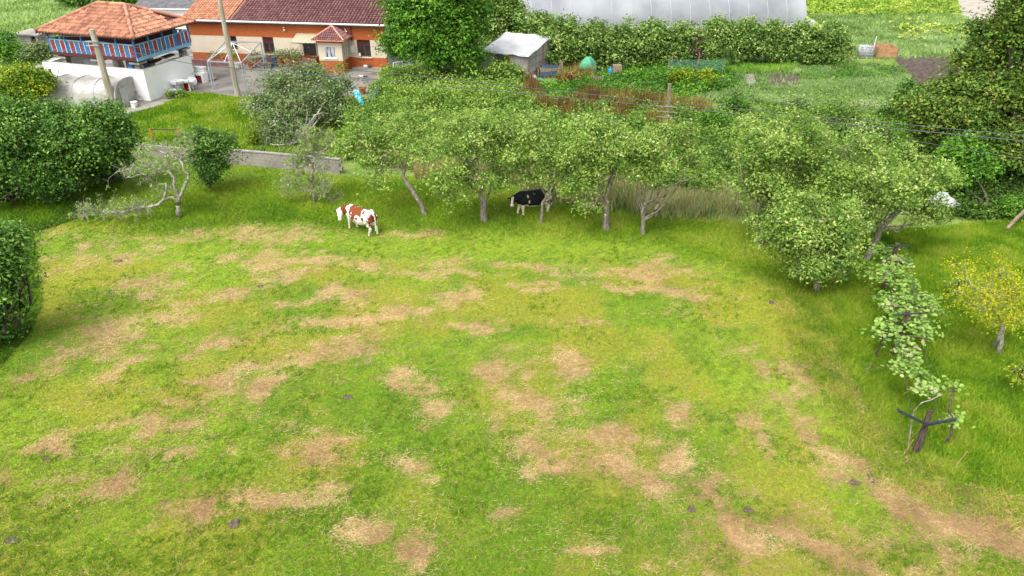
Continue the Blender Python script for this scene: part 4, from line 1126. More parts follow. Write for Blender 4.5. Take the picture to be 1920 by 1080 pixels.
# ---- farmhouse: local frame, x along the facade, y to the back
HA, HBp = g(365, 118), g(727, 130)
HRZ = math.atan2(HBp[1] - HA[1], HBp[0] - HA[0])
HL = 18.7
house = empty('farmhouse', HA, 'long low farmhouse with orange and cream bands and a brown tiled roof', 'house', HRZ)
house['kind'] = 'thing'
def part(name, m, fn, parent=house, smooth=False):
    b = MB(local=True)
    fn(b)
    return b.build(name, M[m], parent, smooth=smooth)
OPEN = [(3.95, 4.6), (7.1, 8.15), (10.9, 12.1), (16.0, 17.25)]     # openings along the cream band
part('wall', 'grey_white', lambda b: (b.bb(0.0, HL, 0.28, 9.6, 0, 3.7), b.add([(HL + .002, 0.0, 3.7), (HL + .002, 10, 3.7), (HL + .002, 5, 5.5), (HL - .2, 0.0, 3.7), (HL - .2, 10, 3.7), (HL - .2, 5, 5.5)], [(0, 1, 2), (5, 4, 3), (0, 2, 5, 3), (1, 4, 5, 2)]), b.bb(HL - .2, HL, 9.6, 10, 0, 3.7)))
def lower(b):
    b.bb(0, 10.9, 0, 0.28, 0, 1.0); b.bb(12.1, HL, 0, 0.28, 0, 1.0); b.bb(10.9, 12.1, 0.1, 0.28, 0, 1.0)
part('lower_wall', 'orange', lower)
def creamb(b):
    e = 0.0
    for a, c in OPEN:
        b.bb(e, a, 0.003, 0.28, 1.0, 2.53); e = c
    b.bb(e, HL, 0.003, 0.28, 1.0, 2.53)
part('middle_wall', 'cream', creamb)
part('upper_wall', 'orange', lambda b: b.bb(0, HL, 0, 0.28, 2.53, 3.72))
# roof
pitch = math.atan2(1.65, 5.4)
Wd = (0, math.cos(pitch), math.sin(pitch))
Wb = (0, -math.cos(pitch), math.sin(pitch))
SL = 5.4 / math.cos(pitch)
part('roof', 'tile_brown', lambda b: (tile_face(b, (4.55, -0.4, 3.98), (1, 0, 0), Wd, lambda s: (0, 14.35), SL, 0.30, 0.40, 0.085, step=0.07), tile_face(b, (4.55, 10.4, 3.98), (1, 0, 0), Wb, lambda s: (0, 14.35), SL, 0.30, 0.40, 0.085, step=0.07),
                                  b.add([(4.5, -0.4, 3.9), (18.9, -0.4, 3.9), (18.9, 5, 5.56), (4.5, 5, 5.56), (4.5, 10.4, 3.9), (18.9, 10.4, 3.9)], [(0, 1, 2, 3), (3, 2, 5, 4)], 0.1)))
part('old_roof', 'tile_pale', lambda b: (tile_face(b, (-0.25, -0.4, 3.98), (1, 0, 0), Wd, lambda s: (0, 4.82), SL, 0.27, 0.4, 0.085, jitter=0.015), tile_face(b, (-0.25, 10.4, 3.98), (1, 0, 0), Wb, lambda s: (0, 4.82), SL, 0.24, 0.33, 0.06),
                                     b.add([(-0.25, -0.4, 3.9), (4.5, -0.4, 3.9), (4.5, 5, 5.56), (-0.25, 5, 5.56), (-.25, 10.4, 3.9), (4.5, 10.4, 3.9)], [(0, 1, 2, 3), (3, 2, 5, 4)], 0.2)))['label'] = 'older pale orange tiled roof section'
part('ridge', 'pink_ridge', lambda b: (ridge_tiles(b, (-0.2, 5, 5.68), (18.9, 5, 5.68)), ridge_tiles(b, (18.92, -0.4, 4.03), (18.92, 5, 5.68), 0.1)))
part('eaves', 'slate', lambda b: b.bb(-0.1, 18.85, -0.3, 0.0, 3.7, 3.82))
def gut(b):
    b.tube([(0.2, -0.5, 3.92), (18.9, -0.5, 3.9)], 0.085, 8)
part('gutter', 'gutter', gut)
part('downpipe', 'gutter', lambda b: (b.tube([(0.5, -0.5, 3.9), (-0.6, -0.75, 3.85), (-1.05, -0.8, 3.5), (-0.75, -0.8, 1.2), (-0.65, -0.8, 0.02)], 0.07, 8)), smooth=True)
part('downpipe', 'brownwin', lambda b: b.tube([(15.62, -0.06, 3.85), (15.62, -0.06, 2.4)], 0.045, 6))
def window(u0, u1, z0, z1, shutter=0.0, y=0.16, sash=2, fm='brownwin', gm='glass', parent=house, sill=True):
    w = part('window', fm, lambda b: (b.bb(u0, u1, y, y + .07, z0, z0 + .09), b.bb(u0, u1, y, y + .07, z1 - .07, z1), b.bb(u0, u0 + .08, y, y + .07, z0 + .09, z1 - .07), b.bb(u1 - .08, u1, y, y + .07, z0 + .09, z1 - .07),
                                     [b.bb(u0 + (u1 - u0) * i / sash - .06, u0 + (u1 - u0) * i / sash + .06, y + .005, y + .075, z0 + .09, z1 - .07) for i in range(1, sash)]), parent)
    part('pane', gm, lambda b: b.bb(u0 + .06, u1 - .06, y + .03, y + .045, z0 + .06, z1 - .06), w)
    if shutter: part('shutter', 'maroon', lambda b: [b.bb(u0 + .05, u1 - .05, y - .03, y - .003, z1 - .07 - shutter + i * .06, z1 - .07 - shutter + i * .06 + .05) for i in range(int(shutter / .06))], w)
    if sill: part('sill', 'whitep' if fm != 'brownwin' else 'cream', lambda b: b.bb(u0 - .08, u1 + .08, -0.1, .15, z0 - .09, z0 - .004), w)
part('window', 'maroon', lambda b: b.bb(3.95, 4.6, .2, .26, 1.35, 2.53))
part('pane', 'glass', lambda b: b.bb(4.0, 4.55, .17, .195, 1.4, 2.5), house.children[-1])
part('lower_wall', 'cream', lambda b: b.bb(3.952, 4.598, .01, .279, 1.0, 1.35))['name'] = 'sill wall'
window(7.12, 8.13, 1.04, 2.5, 0.5)
window(16.02, 17.23, 1.04, 2.5, 0.45)
dr = part('door', 'brownwin', lambda b: (b.bb(10.92, 12.08, .17, .24, 1.0, 2.5), b.bb(11.42, 11.56, .12, .168, 1.0, 2.5), b.bb(10.92, 12.08, .12, .168, 1.0, 1.2)))
part('pane', 'glass', lambda b: (b.bb(10.98, 11.42, .14, .165, 1.2, 2.42), b.bb(11.56, 12.02, .14, .165, 1.2, 2.42)), dr)
part('handle', 'gutter', lambda b: b.bb(11.38, 11.41, .08, .139, 1.6, 1.75), dr)
part('steps', 'steps', lambda b: [b.bb(10.8, 12.15, -0.45 - .38 * i, -0.005 - .38 * i if i else -0.003, 0, 0.85 - .21 * i) for i in range(4)])
part('plinth', 'concrete', lambda b: (b.bb(15.5, 18.9, -0.5, -0.003, 0, 0.16), b.bb(18.9, 19.3, -0.5, 2, 0, 0.16)))
# porch bay
def bay(b): b.bb(13.1, 15.27, -1.95, -0.003, 0, 1.07)
bayw = part('porch', 'orange', bay)
def bayc(b):
    b.bb(13.1, 13.6, -1.953, -1.8, 1.07, 2.62); b.bb(14.68, 15.273, -1.953, -1.8, 1.07, 2.62); b.bb(13.6, 14.68, -1.953, -1.8, 1.07, 1.3); b.bb(13.6, 14.68, -1.953, -1.8, 2.32, 2.62)
    b.bb(13.1, 13.25, -1.8, -0.003, 1.07, 2.62)
    b.bb(15.12, 15.273, -1.8, -1.45, 1.07, 2.62); b.bb(15.12, 15.273, -0.6, -.003, 1.07, 2.62); b.bb(15.12, 15.273, -1.45, -.6, 1.07, 1.3); b.bb(15.12, 15.273, -1.45, -.6, 2.32, 2.62)
part('porch_wall', 'cream', bayc, bayw)
def baywin(b):
    for a, c in ((13.6, 14.16), (14.12, 14.68)):
        b.bb(a, c, -1.93, -1.88, 1.3, 1.36); b.bb(a, c, -1.93, -1.88, 2.26, 2.32)
        b.bb(a, a + .05, -1.93, -1.88, 1.36, 2.26); b.bb(c - .05, c, -1.93, -1.88, 1.36, 2.26)
def baywin2(b):
    b.bb(15.2, 15.25, -1.45, -.6, 1.3, 1.36); b.bb(15.2, 15.25, -1.45, -.6, 2.26, 2.32)
    for y in (-1.45, -1.05, -.65): b.bb(15.2, 15.25, y, y + .05, 1.36, 2.26)
part('window', 'whitep', baywin, bayw)
part('pane', 'glass_curtain', lambda b: b.bb(13.62, 14.66, -1.9, -1.885, 1.32, 2.3), bayw)
part('window', 'whitep', baywin2, bayw)
part('pane', 'glass_curtain', lambda b: b.bb(15.21, 15.225, -1.43, -.62, 1.32, 2.3), bayw)
part('porch_sill', 'whitep', lambda b: b.bb(13.5, 14.78, -2.03, -1.956, 1.22, 1.3), bayw)
part('porch_cornice', 'orange', lambda b: (b.bb(13.02, 15.36, -2.06, 0, 2.625, 2.8),), bayw)
def bayroof(b):
    x0, x1, y0, z0 = 12.75, 15.65, -2.35, 2.88
    ap, bk = Vector((14.2, -0.9, 3.78)), Vector((14.2, 0.0, 3.78))
    xm = (x1 - x0) / 2
    wf = Vector((0, ap.y - y0, ap.z - z0))
    tile_face(b, (x0, y0, z0), (1, 0, 0), wf, lambda s: (s / wf.length * xm, x1 - x0 - s / wf.length * xm), wf.length, 0.2, 0.3, 0.045)
    ws = Vector((-xm, 0, ap.z - z0))
    tile_face(b, (x1, y0, z0), (0, 1, 0), ws, lambda s: (s / ws.length * 1.45, 2.35), ws.length, 0.2, 0.3, 0.045)
    ws2 = Vector((xm, 0, ap.z - z0))
    tile_face(b, (x0, y0, z0), (0, 1, 0), ws2, lambda s: (s / ws2.length * 1.45, 2.35), ws2.length, 0.2, 0.3, 0.045)
    z = z0 - .03
    b.add([(x0, y0, z), (x1, y0, z), (x1, 0, z), (x0, 0, z), (ap.x, ap.y, ap.z - .04), (bk.x, bk.y, bk.z - .04)], [(0, 1, 4), (1, 2, 5, 4), (0, 4, 5, 3), (3, 2, 1, 0)], 0.2)
part('porch_roof', 'tile_brown', bayroof, bayw)
part('porch_ridge', 'pink_ridge', lambda b: (ridge_tiles(b, (12.72, -2.38, 2.93), (14.2, -.9, 3.85), .08, .3), ridge_tiles(b, (15.68, -2.38, 2.93), (14.2, -.9, 3.85), .08, .3), ridge_tiles(b, (14.2, -.9, 3.85), (14.2, 0, 3.85), .08, .3), b.bb(12.72, 15.7, -2.4, -2.34, 2.82, 2.9), b.bb(15.64, 15.7, -2.34, 0, 2.82, 2.9)), bayw)
def awn(b):
    P = [[(10.45 + (12.8 - 10.45) * i / 12, -1.5 + 1.5 * t, 2.45 + 0.5 * t + 0.03 * (i % 2)) for t in (0, .5, 1)] for i in range(13)]
    b.sheet(P, 0.03)
part('awning', 'awning', awn)
part('awning_frame', 'darkmetal', lambda b: (b.bar((10.5, -1.48, 2.4), (12.75, -1.48, 2.4), .05), b.bar((10.5, -1.48, 2.4), (10.5, 0, 2.88), .04), b.bar((12.75, -1.48, 2.4), (12.75, 0, 2.88), .04)))
part('meter_box', 'whitep', lambda b: (b.bb(15.42, 15.72, -.14, -.003, 1.45, 2.05),))
part('wall_lamp', 'cream', lambda b: (b.bb(9.3, 9.5, -.16, -.003, 3.15, 3.3), b.bb(9.33, 9.47, -.22, -.05, 3.4, 3.5)))
part('satellite_bracket', 'whitep', lambda b: (b.bar((15.05, -.1, 3.5), (15.4, -.6, 3.3), .05), b.bar((15.05, -.1, 3.25), (15.4, -.6, 3.3), .05)))
# small white cat-like vase on the sill is part of nothing: a thing
def inhouse(p):
    v = Matrix.Rotation(HRZ, 3, 'Z') @ Vector(p)
    return (HA[0] + v.x, HA[1] + v.y, HA[2] + v.z)
def single(name, label, cat, m, loc, fn, rz=0.0, group=None, smooth=False):
    """one-mesh thing in its own frame"""
    b = MB(local=True)
    fn(b)
    o = b.build(name, M[m], None, loc, smooth)
    o.rotation_euler = (0, 0, rz)
    return tag(o, label, cat, group)
def thing(name, label, cat, loc, parts, rz=0.0, group=None):
    e = empty(name, loc, label, cat, rz, group)
    for pn, m, fn in parts:
        b = MB(local=True)
        fn(b)
        b.build(pn, M[m], e, smooth=pn in ('pot', 'tank', 'basin', 'wheel'))
    return e
single('vase', 'small white vase on the right window sill of the farmhouse', 'vase', 'whitep', inhouse((16.2, -0.05, 1.04)), lambda b: b.lathe((0, 0, 0), [(.1, 0), (.15, .12), (.09, .26), (.05, .36)], 10), smooth=True)

# ---- granary on stilts
GO, GRZ = (-28.8, 56.65, 0), math.radians(-17)
gran = empty('granary', GO, 'raised wooden granary with hipped terracotta roof and striped balcony', 'granary', GRZ)
X0, X1, Y0g, Y1g = -8.2, 0.0, 0.0, 6.2       # balcony rectangle
FZ = 3.2
gp = lambda n, m, fn, par=gran: part(n, m, fn, par)
def groof(b):
    x0, x1, y0, y1, z0 = X0 - .55, X1 + .6, Y0g - .5, Y1g + .5, 4.78
    zr, yr, xa, xb = 6.45, 3.1, -5.55, -2.85
    def face(O, U, apex, wid):
        tile_face(b, O, U, apex, wid[1], wid[0], 0.225, 0.36, 0.065, miss if wid[2] else None, jitter=0.03)
    miss = lambda u, s: 4.7 < u < 6.0 and 0.7 < s < 1.9 and random.random() < 0.75
    Wf = Vector((0, yr - y0, zr - z0)); Lf = Wf.length
    tile_face(b, (x0, y0, z0), (1, 0, 0), Wf, lambda s: (s / Lf * (xa - x0), (x1 - x0) - s / Lf * (x1 - xb)), Lf, .27, .42, .10, None, .03)
    Wk = Vector((0, yr - y1, zr - z0))
    tile_face(b, (x0, y1, z0), (1, 0, 0), Wk, lambda s: (s / Lf * (xa - x0), (x1 - x0) - s / Lf * (x1 - xb)), Lf, .27, .42, .10, None, .03)
    Wr = Vector((xb - x1, 0, zr - z0)); Lr = Wr.length
    tile_face(b, (x1, y0, z0), (0, 1, 0), Wr, lambda s: (s / Lr * (yr - y0), (y1 - y0) - s / Lr * (y1 - yr)), Lr, .27, .42, .10, miss, .03)
    Wl = Vector((xa - x0, 0, zr - z0)); Ll = Wl.length
    tile_face(b, (x0, y0, z0), (0, 1, 0), Wl, lambda s: (s / Ll * (yr - y0), (y1 - y0) - s / Ll * (y1 - yr)), Ll, .27, .42, .10, None, .03)
gr = gp('roof', 'tile_old', groof)
def gboard(b):
    x0, x1, y0, y1, z0 = X0 - .5, X1 + .55, Y0g - .45, Y1g + .45, 4.72
    b.add([(x0, y0, z0), (x1, y0, z0), (x1, y1, z0), (x0, y1, z0), (-5.55, 3.1, 6.4), (-2.85, 3.1, 6.4)], [(0, 1, 5, 4), (1, 2, 5), (2, 3, 4, 5), (3, 0, 4), (3, 2, 1, 0)], .3)
    for i in range(30): 
        x = x0 + (x1 - x0) * i / 29
        b.bar((x, y0 - .1, z0 - .03), (x, y0 + .6, z0 + .1), .07)
    b.bar((x1 - 1.0, 5.0, 5.2), (x1 + 0.15, 6.1, 4.75), .2, .04); b.bar((x1 - 1.1, 5.6, 5.2), (x1 + 0.1, 6.6, 4.7), .2, .04)
gp('roof_frame', 'maroon', gboard)
gp('ridge', 'tile_old', lambda b: (ridge_tiles(b, (-5.55, 3.1, 6.55), (-2.85, 3.1, 6.55), .13), ridge_tiles(b, (X1 + .6, Y0g - .5, 4.88), (-2.85, 3.1, 6.55), .13), ridge_tiles(b, (X0 - .55, Y0g - .5, 4.88), (-5.55, 3.1, 6.55), .13), ridge_tiles(b, (X1 + .6, Y1g + .5, 4.88), (-2.85, 3.1, 6.55), .13)))
gp('cabin', 'maroon', lambda b: b.bb(X0 + .9, X1 - .9, Y0g + .9, Y1g - .9, FZ + .003, 4.95))
gp('floor', 'maroon', lambda b: (b.bb(X0, X1 - .03, Y0g + .03, Y1g, FZ - .2, FZ), b.bb(X0, X1 - .03, Y0g - .03, Y0g + .027, FZ - .22, FZ + .03)))
gp('edge_beam', 'lightblue', lambda b: b.bb(X1 - .027, X1 + .06, Y0g - .06, Y1g, FZ - .22, FZ + .03))
def side(n, a, c):
    return [Vector(a).lerp(Vector(c), (i + .5) / n) for i in range(n)]
cor = [(X0, Y0g), (X1, Y0g), (X1, Y1g), (X0, Y1g)]
def balus(k):
    def fn(b):
        a, c = cor[k], cor[(k + 1) % 4]
        n = int(math.dist(a, c) / 0.155)
        for i in range(n):
            t = .9 if i % 3 == 0 else (.5 if (i // 3) % 2 == 0 else .1)
            p = Vector((*a, 0)).lerp(Vector((*c, 0)), (i + .5) / n)
            w = .05 if i % 3 == 0 else .12
            if k % 2 == 0: b.bb(p.x - w / 2, p.x + w / 2, p.y - .015, p.y + .015, FZ + .03, FZ + .95, t)
            else: b.bb(p.x - .015, p.x + .015, p.y - w / 2, p.y + w / 2, FZ + .03, FZ + .95, t)
        b.bar((*a, FZ + .2), (*c, FZ + .2), .04, tint=.1)
    return fn
M['striped'] = leafmat('striped_boards', [(0.0, (0.06, 0.2, 0.45)), (0.3, (0.33, 0.05, 0.045)), (0.7, (0.78, 0.78, 0.78))], 0, 0.6)
for nd in M['striped'].node_tree.nodes:
    if nd.type == 'VALTORGB': nd.color_ramp.interpolation = 'CONSTANT'
for k in range(4): gp('balustrade', 'striped', balus(k))
def rail(b):
    for k in range(4):
        a, c = cor[k], cor[(k + 1) % 4]
        b.bar((*a, FZ + .99), (*c, FZ + .99), .08, .07)
gp('handrail', 'lightblue', rail)
for k in range(4):
    a, c = cor[k], cor[(k + 1) % 4]
    n = 5 if k % 2 == 0 else 4
    for i in range(n):
        p = Vector((*a, 0)).lerp(Vector((*c, 0)), i / n)
        gp('post', 'blue', lambda b: b.bb(p.x - .06, p.x + .06, p.y - .06, p.y + .06, FZ + .03, 4.72))
for px_, py_ in ((-.5, .5), (-.5, 5.6), (-4.2, .5), (-7.6, .5), (-7.6, 5.6), (-4.2, 5.6)):
    pl = gp('pillar', 'stone', lambda b: b.add([(px_ + sx * r, py_ + sy * r, z) for z, r in ((0, .35), (2.7, .22)) for sx, sy in ((-1, -1), (1, -1), (1, 1), (-1, 1))], [(3, 2, 1, 0), (4, 5, 6, 7), (0, 1, 5, 4), (1, 2, 6, 5), (2, 3, 7, 6), (3, 0, 4, 7)]))
    part('capstone', 'stone', lambda b: b.bb(px_ - .45, px_ + .45, py_ - .45, py_ + .45, 2.702, 2.85), pl)
gp('beams', 'maroon', lambda b: (b.bb(X0 + .1, X1 - .1, .35, .65, 2.852, 2.998), b.bb(X0 + .1, X1 - .1, 5.45, 5.75, 2.852, 2.998)))
# stored clutter below
def ginto(p):
    v = Matrix.Rotation(GRZ, 3, 'Z') @ Vector(p)
    return (GO[0] + v.x, GO[1] + v.y, v.z)
single('corrugated_sheet', 'grey corrugated sheet propped under the granary floor', 'sheet', 'film_dirty', ginto((-2.6, 1.2, 0)), lambda b: b.sheet([[(i * .08, (i % 2) * .05, 0), (i * .08, (i % 2) * .05 + .2, 2.75)] for i in range(16)], .02), GRZ)
single('plastic_barrel', 'blue barrel stored under the granary behind the white wall', 'barrel', 'bluep', ginto((-1.55, .9, 0)), lambda b: b.lathe((0, 0, 0), [(.3, 0), (.34, .3), (.34, 1.9), (.3, 2.6), (.1, 2.65)], 12), smooth=True)
single('plastic_barrel', 'dark navy barrel under the granary beside the corner pillar', 'barrel', 'navyp', ginto((-1.0, 1.5, 0)), lambda b: b.lathe((0, 0, 0), [(.3, 0), (.34, .3), (.34, 1.8), (.3, 2.55), (.1, 2.6)], 12), smooth=True)
single('wall_panel', 'pale panel leaning under the left end of the granary', 'panel', 'grey_white', ginto((-5.9, 1.1, 0)), lambda b: b.bb(-.6, .6, 0, .05, 0, 2.55), GRZ)
single('firewood_pile', 'dark pile of stored boards under the right side of the granary', 'wood pile', 'bark_dark', ginto((-1.2, 3.6, 0)), lambda b: [b.box((random.uniform(-.6, .6), random.uniform(-1.4, 1.4), .2 + i * .11), (.5, 1.2, .12), rz=random.uniform(-.4, .4)) for i in range(22)], GRZ)
# white enclosure wall
def encl(b):
    h = 2.4
    b.bb(-9.4, .45, -.2, .0, 0, h); b.bb(.25, .45, .003, 5.3, 0, h)
ew = empty('enclosure_wall', GO, 'white rendered wall around the foot of the granary', 'wall', GRZ)
part('wall', 'white', lambda b: (b.bb(-9.4, -9.05, -.2, 0, 0, 2.35), b.bb(-9.05, -8.7, -.2, 0, 0, 1.15), b.bb(-9.05, -8.7, -.2, 0, 1.85, 2.35), b.bb(-8.7, .45, -.2, 0, 0, 2.4), b.bb(.25, .45, .003, 5.3, 0, 2.4), b.bb(-9.4, -9.2, .003, 5, 0, 2.3)), ew)
part('coping', 'concrete', lambda b: (b.bb(-9.42, .2, -.17, -.02, 2.402, 2.43), b.bb(.27, .43, -.15, 5.28, 2.403, 2.432)), ew)
part('window', 'glass', lambda b: b.bb(-9.048, -8.702, -.1, -.06, 1.152, 1.848), ew)
# lean-to roof behind the enclosure's left end
single('mossy_roof', 'low mossy shed roof joining the left end of the white wall', 'shed roof', 'stone', ginto((-11.6, .4, 0)), lambda b: (b.sheet([[(0, 0, 1.55), (0, 2.4, 1.9)], [(2.15, 0, 2.0), (2.15, 2.4, 2.3)]], .12), b.bb(0.05, 2.1, .05, .2, 0, 1.45), b.bb(0.05, .2, .2, 2.3, 0, 1.45)), GRZ)

# white barn with grey corrugated roof
BA = (-39.9, 80.9, 0)
barn = empty('barn', BA, 'white barn with grey corrugated roof behind the granary', 'barn', math.radians(-4))
part('wall', 'white', lambda b: b.bb(0, 8.0, 0, 9, 0, 3.0), barn)
part('roof', 'slate', lambda b: (b.sheet([[(-.2 + i * .14, -.4, 3.06 + (i % 2) * .06), (-.2 + i * .14, 9.3, 5.9 + (i % 2) * .06)] for i in range(61)], .03)), barn)
part('gutter', 'gutter', lambda b: b.bb(-.2, 8.3, -.5, -.41, 2.92, 3.05), barn)
# stone hut
sh = empty('stone_hut', g(36, 84), 'small stone hut with flat slab roof on the far left slope', 'hut', math.radians(-12))
part('wall', 'stone', lambda b: (b.bb(0, 1.6, 0, .25, 0, 1.0), b.bb(0, .25, .253, 1.9, 0, 1.0), b.bb(2.2, 2.5, 0, 1.9, 0, 1.0), b.bb(.253, 2.19, 1.65, 1.9, 0, 1.0)), sh)
part('roof', 'concrete', lambda b: b.sheet([[(-.25, -.25, 1.14), (-.25, 2.2, 1.2)], [(1.3, -.3, 1.18), (1.3, 2.2, 1.22)], [(2.8, -.2, 1.14), (2.8, 2.1, 1.17)]], .12), sh)

# ---- small polytunnel below the white wall
ta, tb, tc_ = np.array(g(62, 200)), np.array(g(222, 206)), np.array(g(240, 180))
tv = (tb - ta); tl_ = np.linalg.norm(tv)
trz = math.atan2(tv[1], tv[0])
tun = empty('polytunnel', tuple(ta), 'small polytunnel with dirty white film against the white wall', 'polytunnel', trz)
TD, TH2 = 3.4, 1.95
def arch(t, r=0.0):
    """cross section, y from 0 to depth"""
    a = math.pi * t
    return (TD / 2 - TD / 2 * math.copysign(abs(math.cos(a)) ** 0.7, math.cos(a)), (TH2 + r) * abs(math.sin(a)) ** 0.6)
def tfilm(b):
    rows = []
    n = 26
    for i in range(n + 1):
        x = tl_ * i / n
        sag = 0.10 * (0.5 - 0.5 * math.cos(i / n * 4 * 2 * math.pi))
        rows.append([(x + random.uniform(-.03, .03), y + random.uniform(-.02, .02), max(0.0, z * (1 - sag * .8) + random.uniform(-.02, .02))) for y, z in (arch(j / 14) for j in range(15))])
    b.sheet(rows)
    pr = [arch(j / 14) for j in range(15)]
    b.add([(tl_ + .01, y, z) for y, z in pr], [tuple(range(15))])
    b.add([(0, y, z) for y, z in pr], [tuple(range(15))])
part('film', 'film_dirty', tfilm, tun)
part('frame', 'metal', lambda b: [b.tube([(tl_ * i / 4, y, z + .02) for y, z in (arch(j / 14) for j in range(15))], .03, 5) for i in range(5)], tun)
part('door', 'film', lambda b: (b.bb(tl_ + .05, tl_ + .09, .75, 1.45, .05, 1.4), b.bb(tl_ + .05, tl_ + .13, 1.5, 1.56, 0, 1.5), b.bb(tl_ + .05, tl_ + .13, .66, .72, 0, 1.5)), tun)

# ---- big tunnel at the top edge
gA, gB = np.array(g(960, 62)), np.array(g(1508, 52))
bt = empty('big_tunnel', tuple(gA), 'long pale film greenhouse tunnel at the top edge', 'greenhouse', math.atan2(gB[1] - gA[1], gB[0] - gA[0]))
BL = float(np.linalg.norm(gB - gA))
def bigarch(t):
    a = math.pi * t
    return (4.5 - 4.5 * math.cos(a), 3.9 * abs(math.sin(a)) ** 0.8)
def bfilm(b):
    n = 90
    rows = []
    for i in range(n + 1):
        x = BL * i / n
        s = 1 - 0.02 * math.sin(math.pi * (i / n * 15 % 1))
        rows.append([(x, 4.5 + (y - 4.5) * s, z * s) for y, z in (bigarch(j / 24) for j in range(25))])
    b.sheet(rows)
    for x in (0, BL): b.add([(x, y, z) for y, z in (bigarch(j / 24) for j in range(25))], [tuple(range(25))])
part('film', 'gh', bfilm, bt, smooth=True)
for i in range(16):
    x = BL * i / 15
    part('rib', 'gh_rib', lambda b: b.tube([(x, 4.5 + (y - 4.5) * 1.004, z * 1.004 + .005) for y, z in (bigarch(j / 24) for j in range(25))], .035, 5), bt)
part('skirt', 'film', lambda b: b.sheet([[(BL * i / 60, -.06 - .05 * (i % 2), .0), (BL * i / 60, -.02, .5)] for i in range(61)], .02), bt)
single('film_roll', 'heap of pale loose film at the right end of the big tunnel', 'film heap', 'film', g(1512, 48), lambda b: (b.box((.2, 0, .25), (1.0, .8, .5), rz=.2), b.blob((.4, .2, .4), (1.1, .8, .5), 6)))

# ---- plastic garden shed
sA = np.array(g(990, 152)); sB = np.array(g(1018, 125)); sC = np.array(g(905, 122))
sh_rz = math.radians(-27)
def loc2(px, py, z, O, rz):
    p = np.array(g(px, py, z)) - O
    c, s = math.cos(-rz), math.sin(-rz)
    return (p[0] * c - p[1] * s, p[0] * s + p[1] * c, z)
shed = empty('garden_shed', tuple(sA), 'plastic covered garden shed with open front beside the big green tree', 'shed', sh_rz)
# local: x=0 right front corner, x negative to the left, y back
FL, SDp, ZF, ZB = -4.6, 4.4, 2.1, 2.9
def sroof(b):
    n, m = 16, 8
    b.sheet([[(FL + .35 + (-FL) * i / n - (.2 if True else 0), -.25 + (SDp + .4) * j / m, ZF + (ZB - ZF) * j / m + .03 * math.sin(i * 1.3 + j) + .03 * math.cos(j * 1.7 + i * .6)) for j in range(m + 1)] for i in range(n + 1)], .02)
part('roof', 'film', sroof, shed, smooth=True)
part('wall', 'film_dirty', lambda b: (b.sheet([[(0.0 + random.uniform(-.02, .02), SDp * i / 8, 0), (random.uniform(-.03, .03), SDp * i / 8, (ZF + (ZB - ZF) * i / 8) / 2), (0, SDp * i / 8, ZF + (ZB - ZF) * i / 8)] for i in range(9)], .0),
                                      b.sheet([[(-1.75 + 1.75 * i / 4, random.uniform(-.03, .03), 0), (-1.75 + 1.75 * i / 4, 0, ZF)] for i in range(5)]),
                                      b.sheet([[(FL + 1.4 * i / 4, random.uniform(-.03, .03), 0), (FL + 1.4 * i / 4, 0, ZF)] for i in range(5)]),
                                      b.sheet([[(FL, SDp * i / 8, 0), (FL, SDp * i / 8, ZF + (ZB - ZF) * i / 8)] for i in range(9)])), shed)
part('frame', 'wood', lambda b: ([b.bar((0.03, SDp * i / 3, 0), (0.03, SDp * i / 3, ZF + (ZB - ZF) * i / 3), .07) for i in range(4)], [b.bar((0.03, 0, z), (0.03, SDp, z), .04) for z in (.6, 1.2, 1.8)], [b.bar((x, -.05, 0), (x, -.05, ZF), .07) for x in (FL, FL + 1.4, -1.75, 0)], b.bar((FL, -.05, ZF - .02), (0, -.05, ZF - .02), .07)), shed)
leafy('wild_growth', 'tall weeds growing inside the open plastic shed', gpoly([(930, 122), (975, 142), (1000, 128), (960, 112)]), 150, 1.3, 0.18, 'bramble', rg, seed=131, t0=0.25)

# ---- heaps beside the shed
thing('compost_heap', 'navy tarpaulin draped over a crate heap right of the shed', 'heap', g(1030, 145), [
    ('tarpaulin', 'tarp', lambda b: b.sheet([[(-1.0 + .25 * i + random.uniform(-.04, .04), -.5 + .22 * j, (1.0 if 0 < i < 8 and 0 < j < 5 else .25) + random.uniform(-.06, .06)) for j in range(6)] for i in range(9)], .03)),
    ('crate', 'wood', lambda b: (b.bb(-.9, .9, -.4, .5, 0, .85), b.bb(1.0, 1.1, -.4, .7, 0, 1.3), b.bb(-1.1, -1.03, -.4, .6, 0, .8)))], .15)
for i, (px, py, dx, dy, dz, m, lab) in enumerate([(1000, 150, .7, .6, .45, 'whitep', 'white sack at the corner of the plastic shed'), (1012, 141, .8, .6, .5, 'film', 'pale grey sack between shed and navy tarpaulin'), (1012, 152, .6, .5, .3, 'greencover', 'small green plastic bag in front of the sacks'), (1010, 130, .7, .5, .45, 'crate', 'tan sack behind the pale grey sack'), (1040, 122, 1.0, .5, .5, 'whitep', 'white board heap behind the navy tarpaulin')]):
    single('sack', lab, 'sack', m, g(px, py), lambda b: b.blob((0, 0, dz * .42), (dx, dy, dz), 7, .12), i * .6)
def drape(b):
    rows = []
    for z, r in ((0, .85), (.35, .8), (.8, .72), (1.15, .6), (1.4, .45), (1.58, .26), (1.64, .06)):
        rows.append([(r * math.cos(a) * (1 + .13 * math.sin(5 * a + z * 2)) + .12 * z, .75 * r * math.sin(a) * (1 + .1 * math.sin(4 * a)), z + .05 * math.sin(3 * a)) for a in [2 * math.pi * k / 30 for k in range(31)]])
    b.sheet(rows)
single('covered_heap', 'tall heap under a wrinkled green cover in the garden', 'covered heap', 'greencover', g(1098, 142), drape)
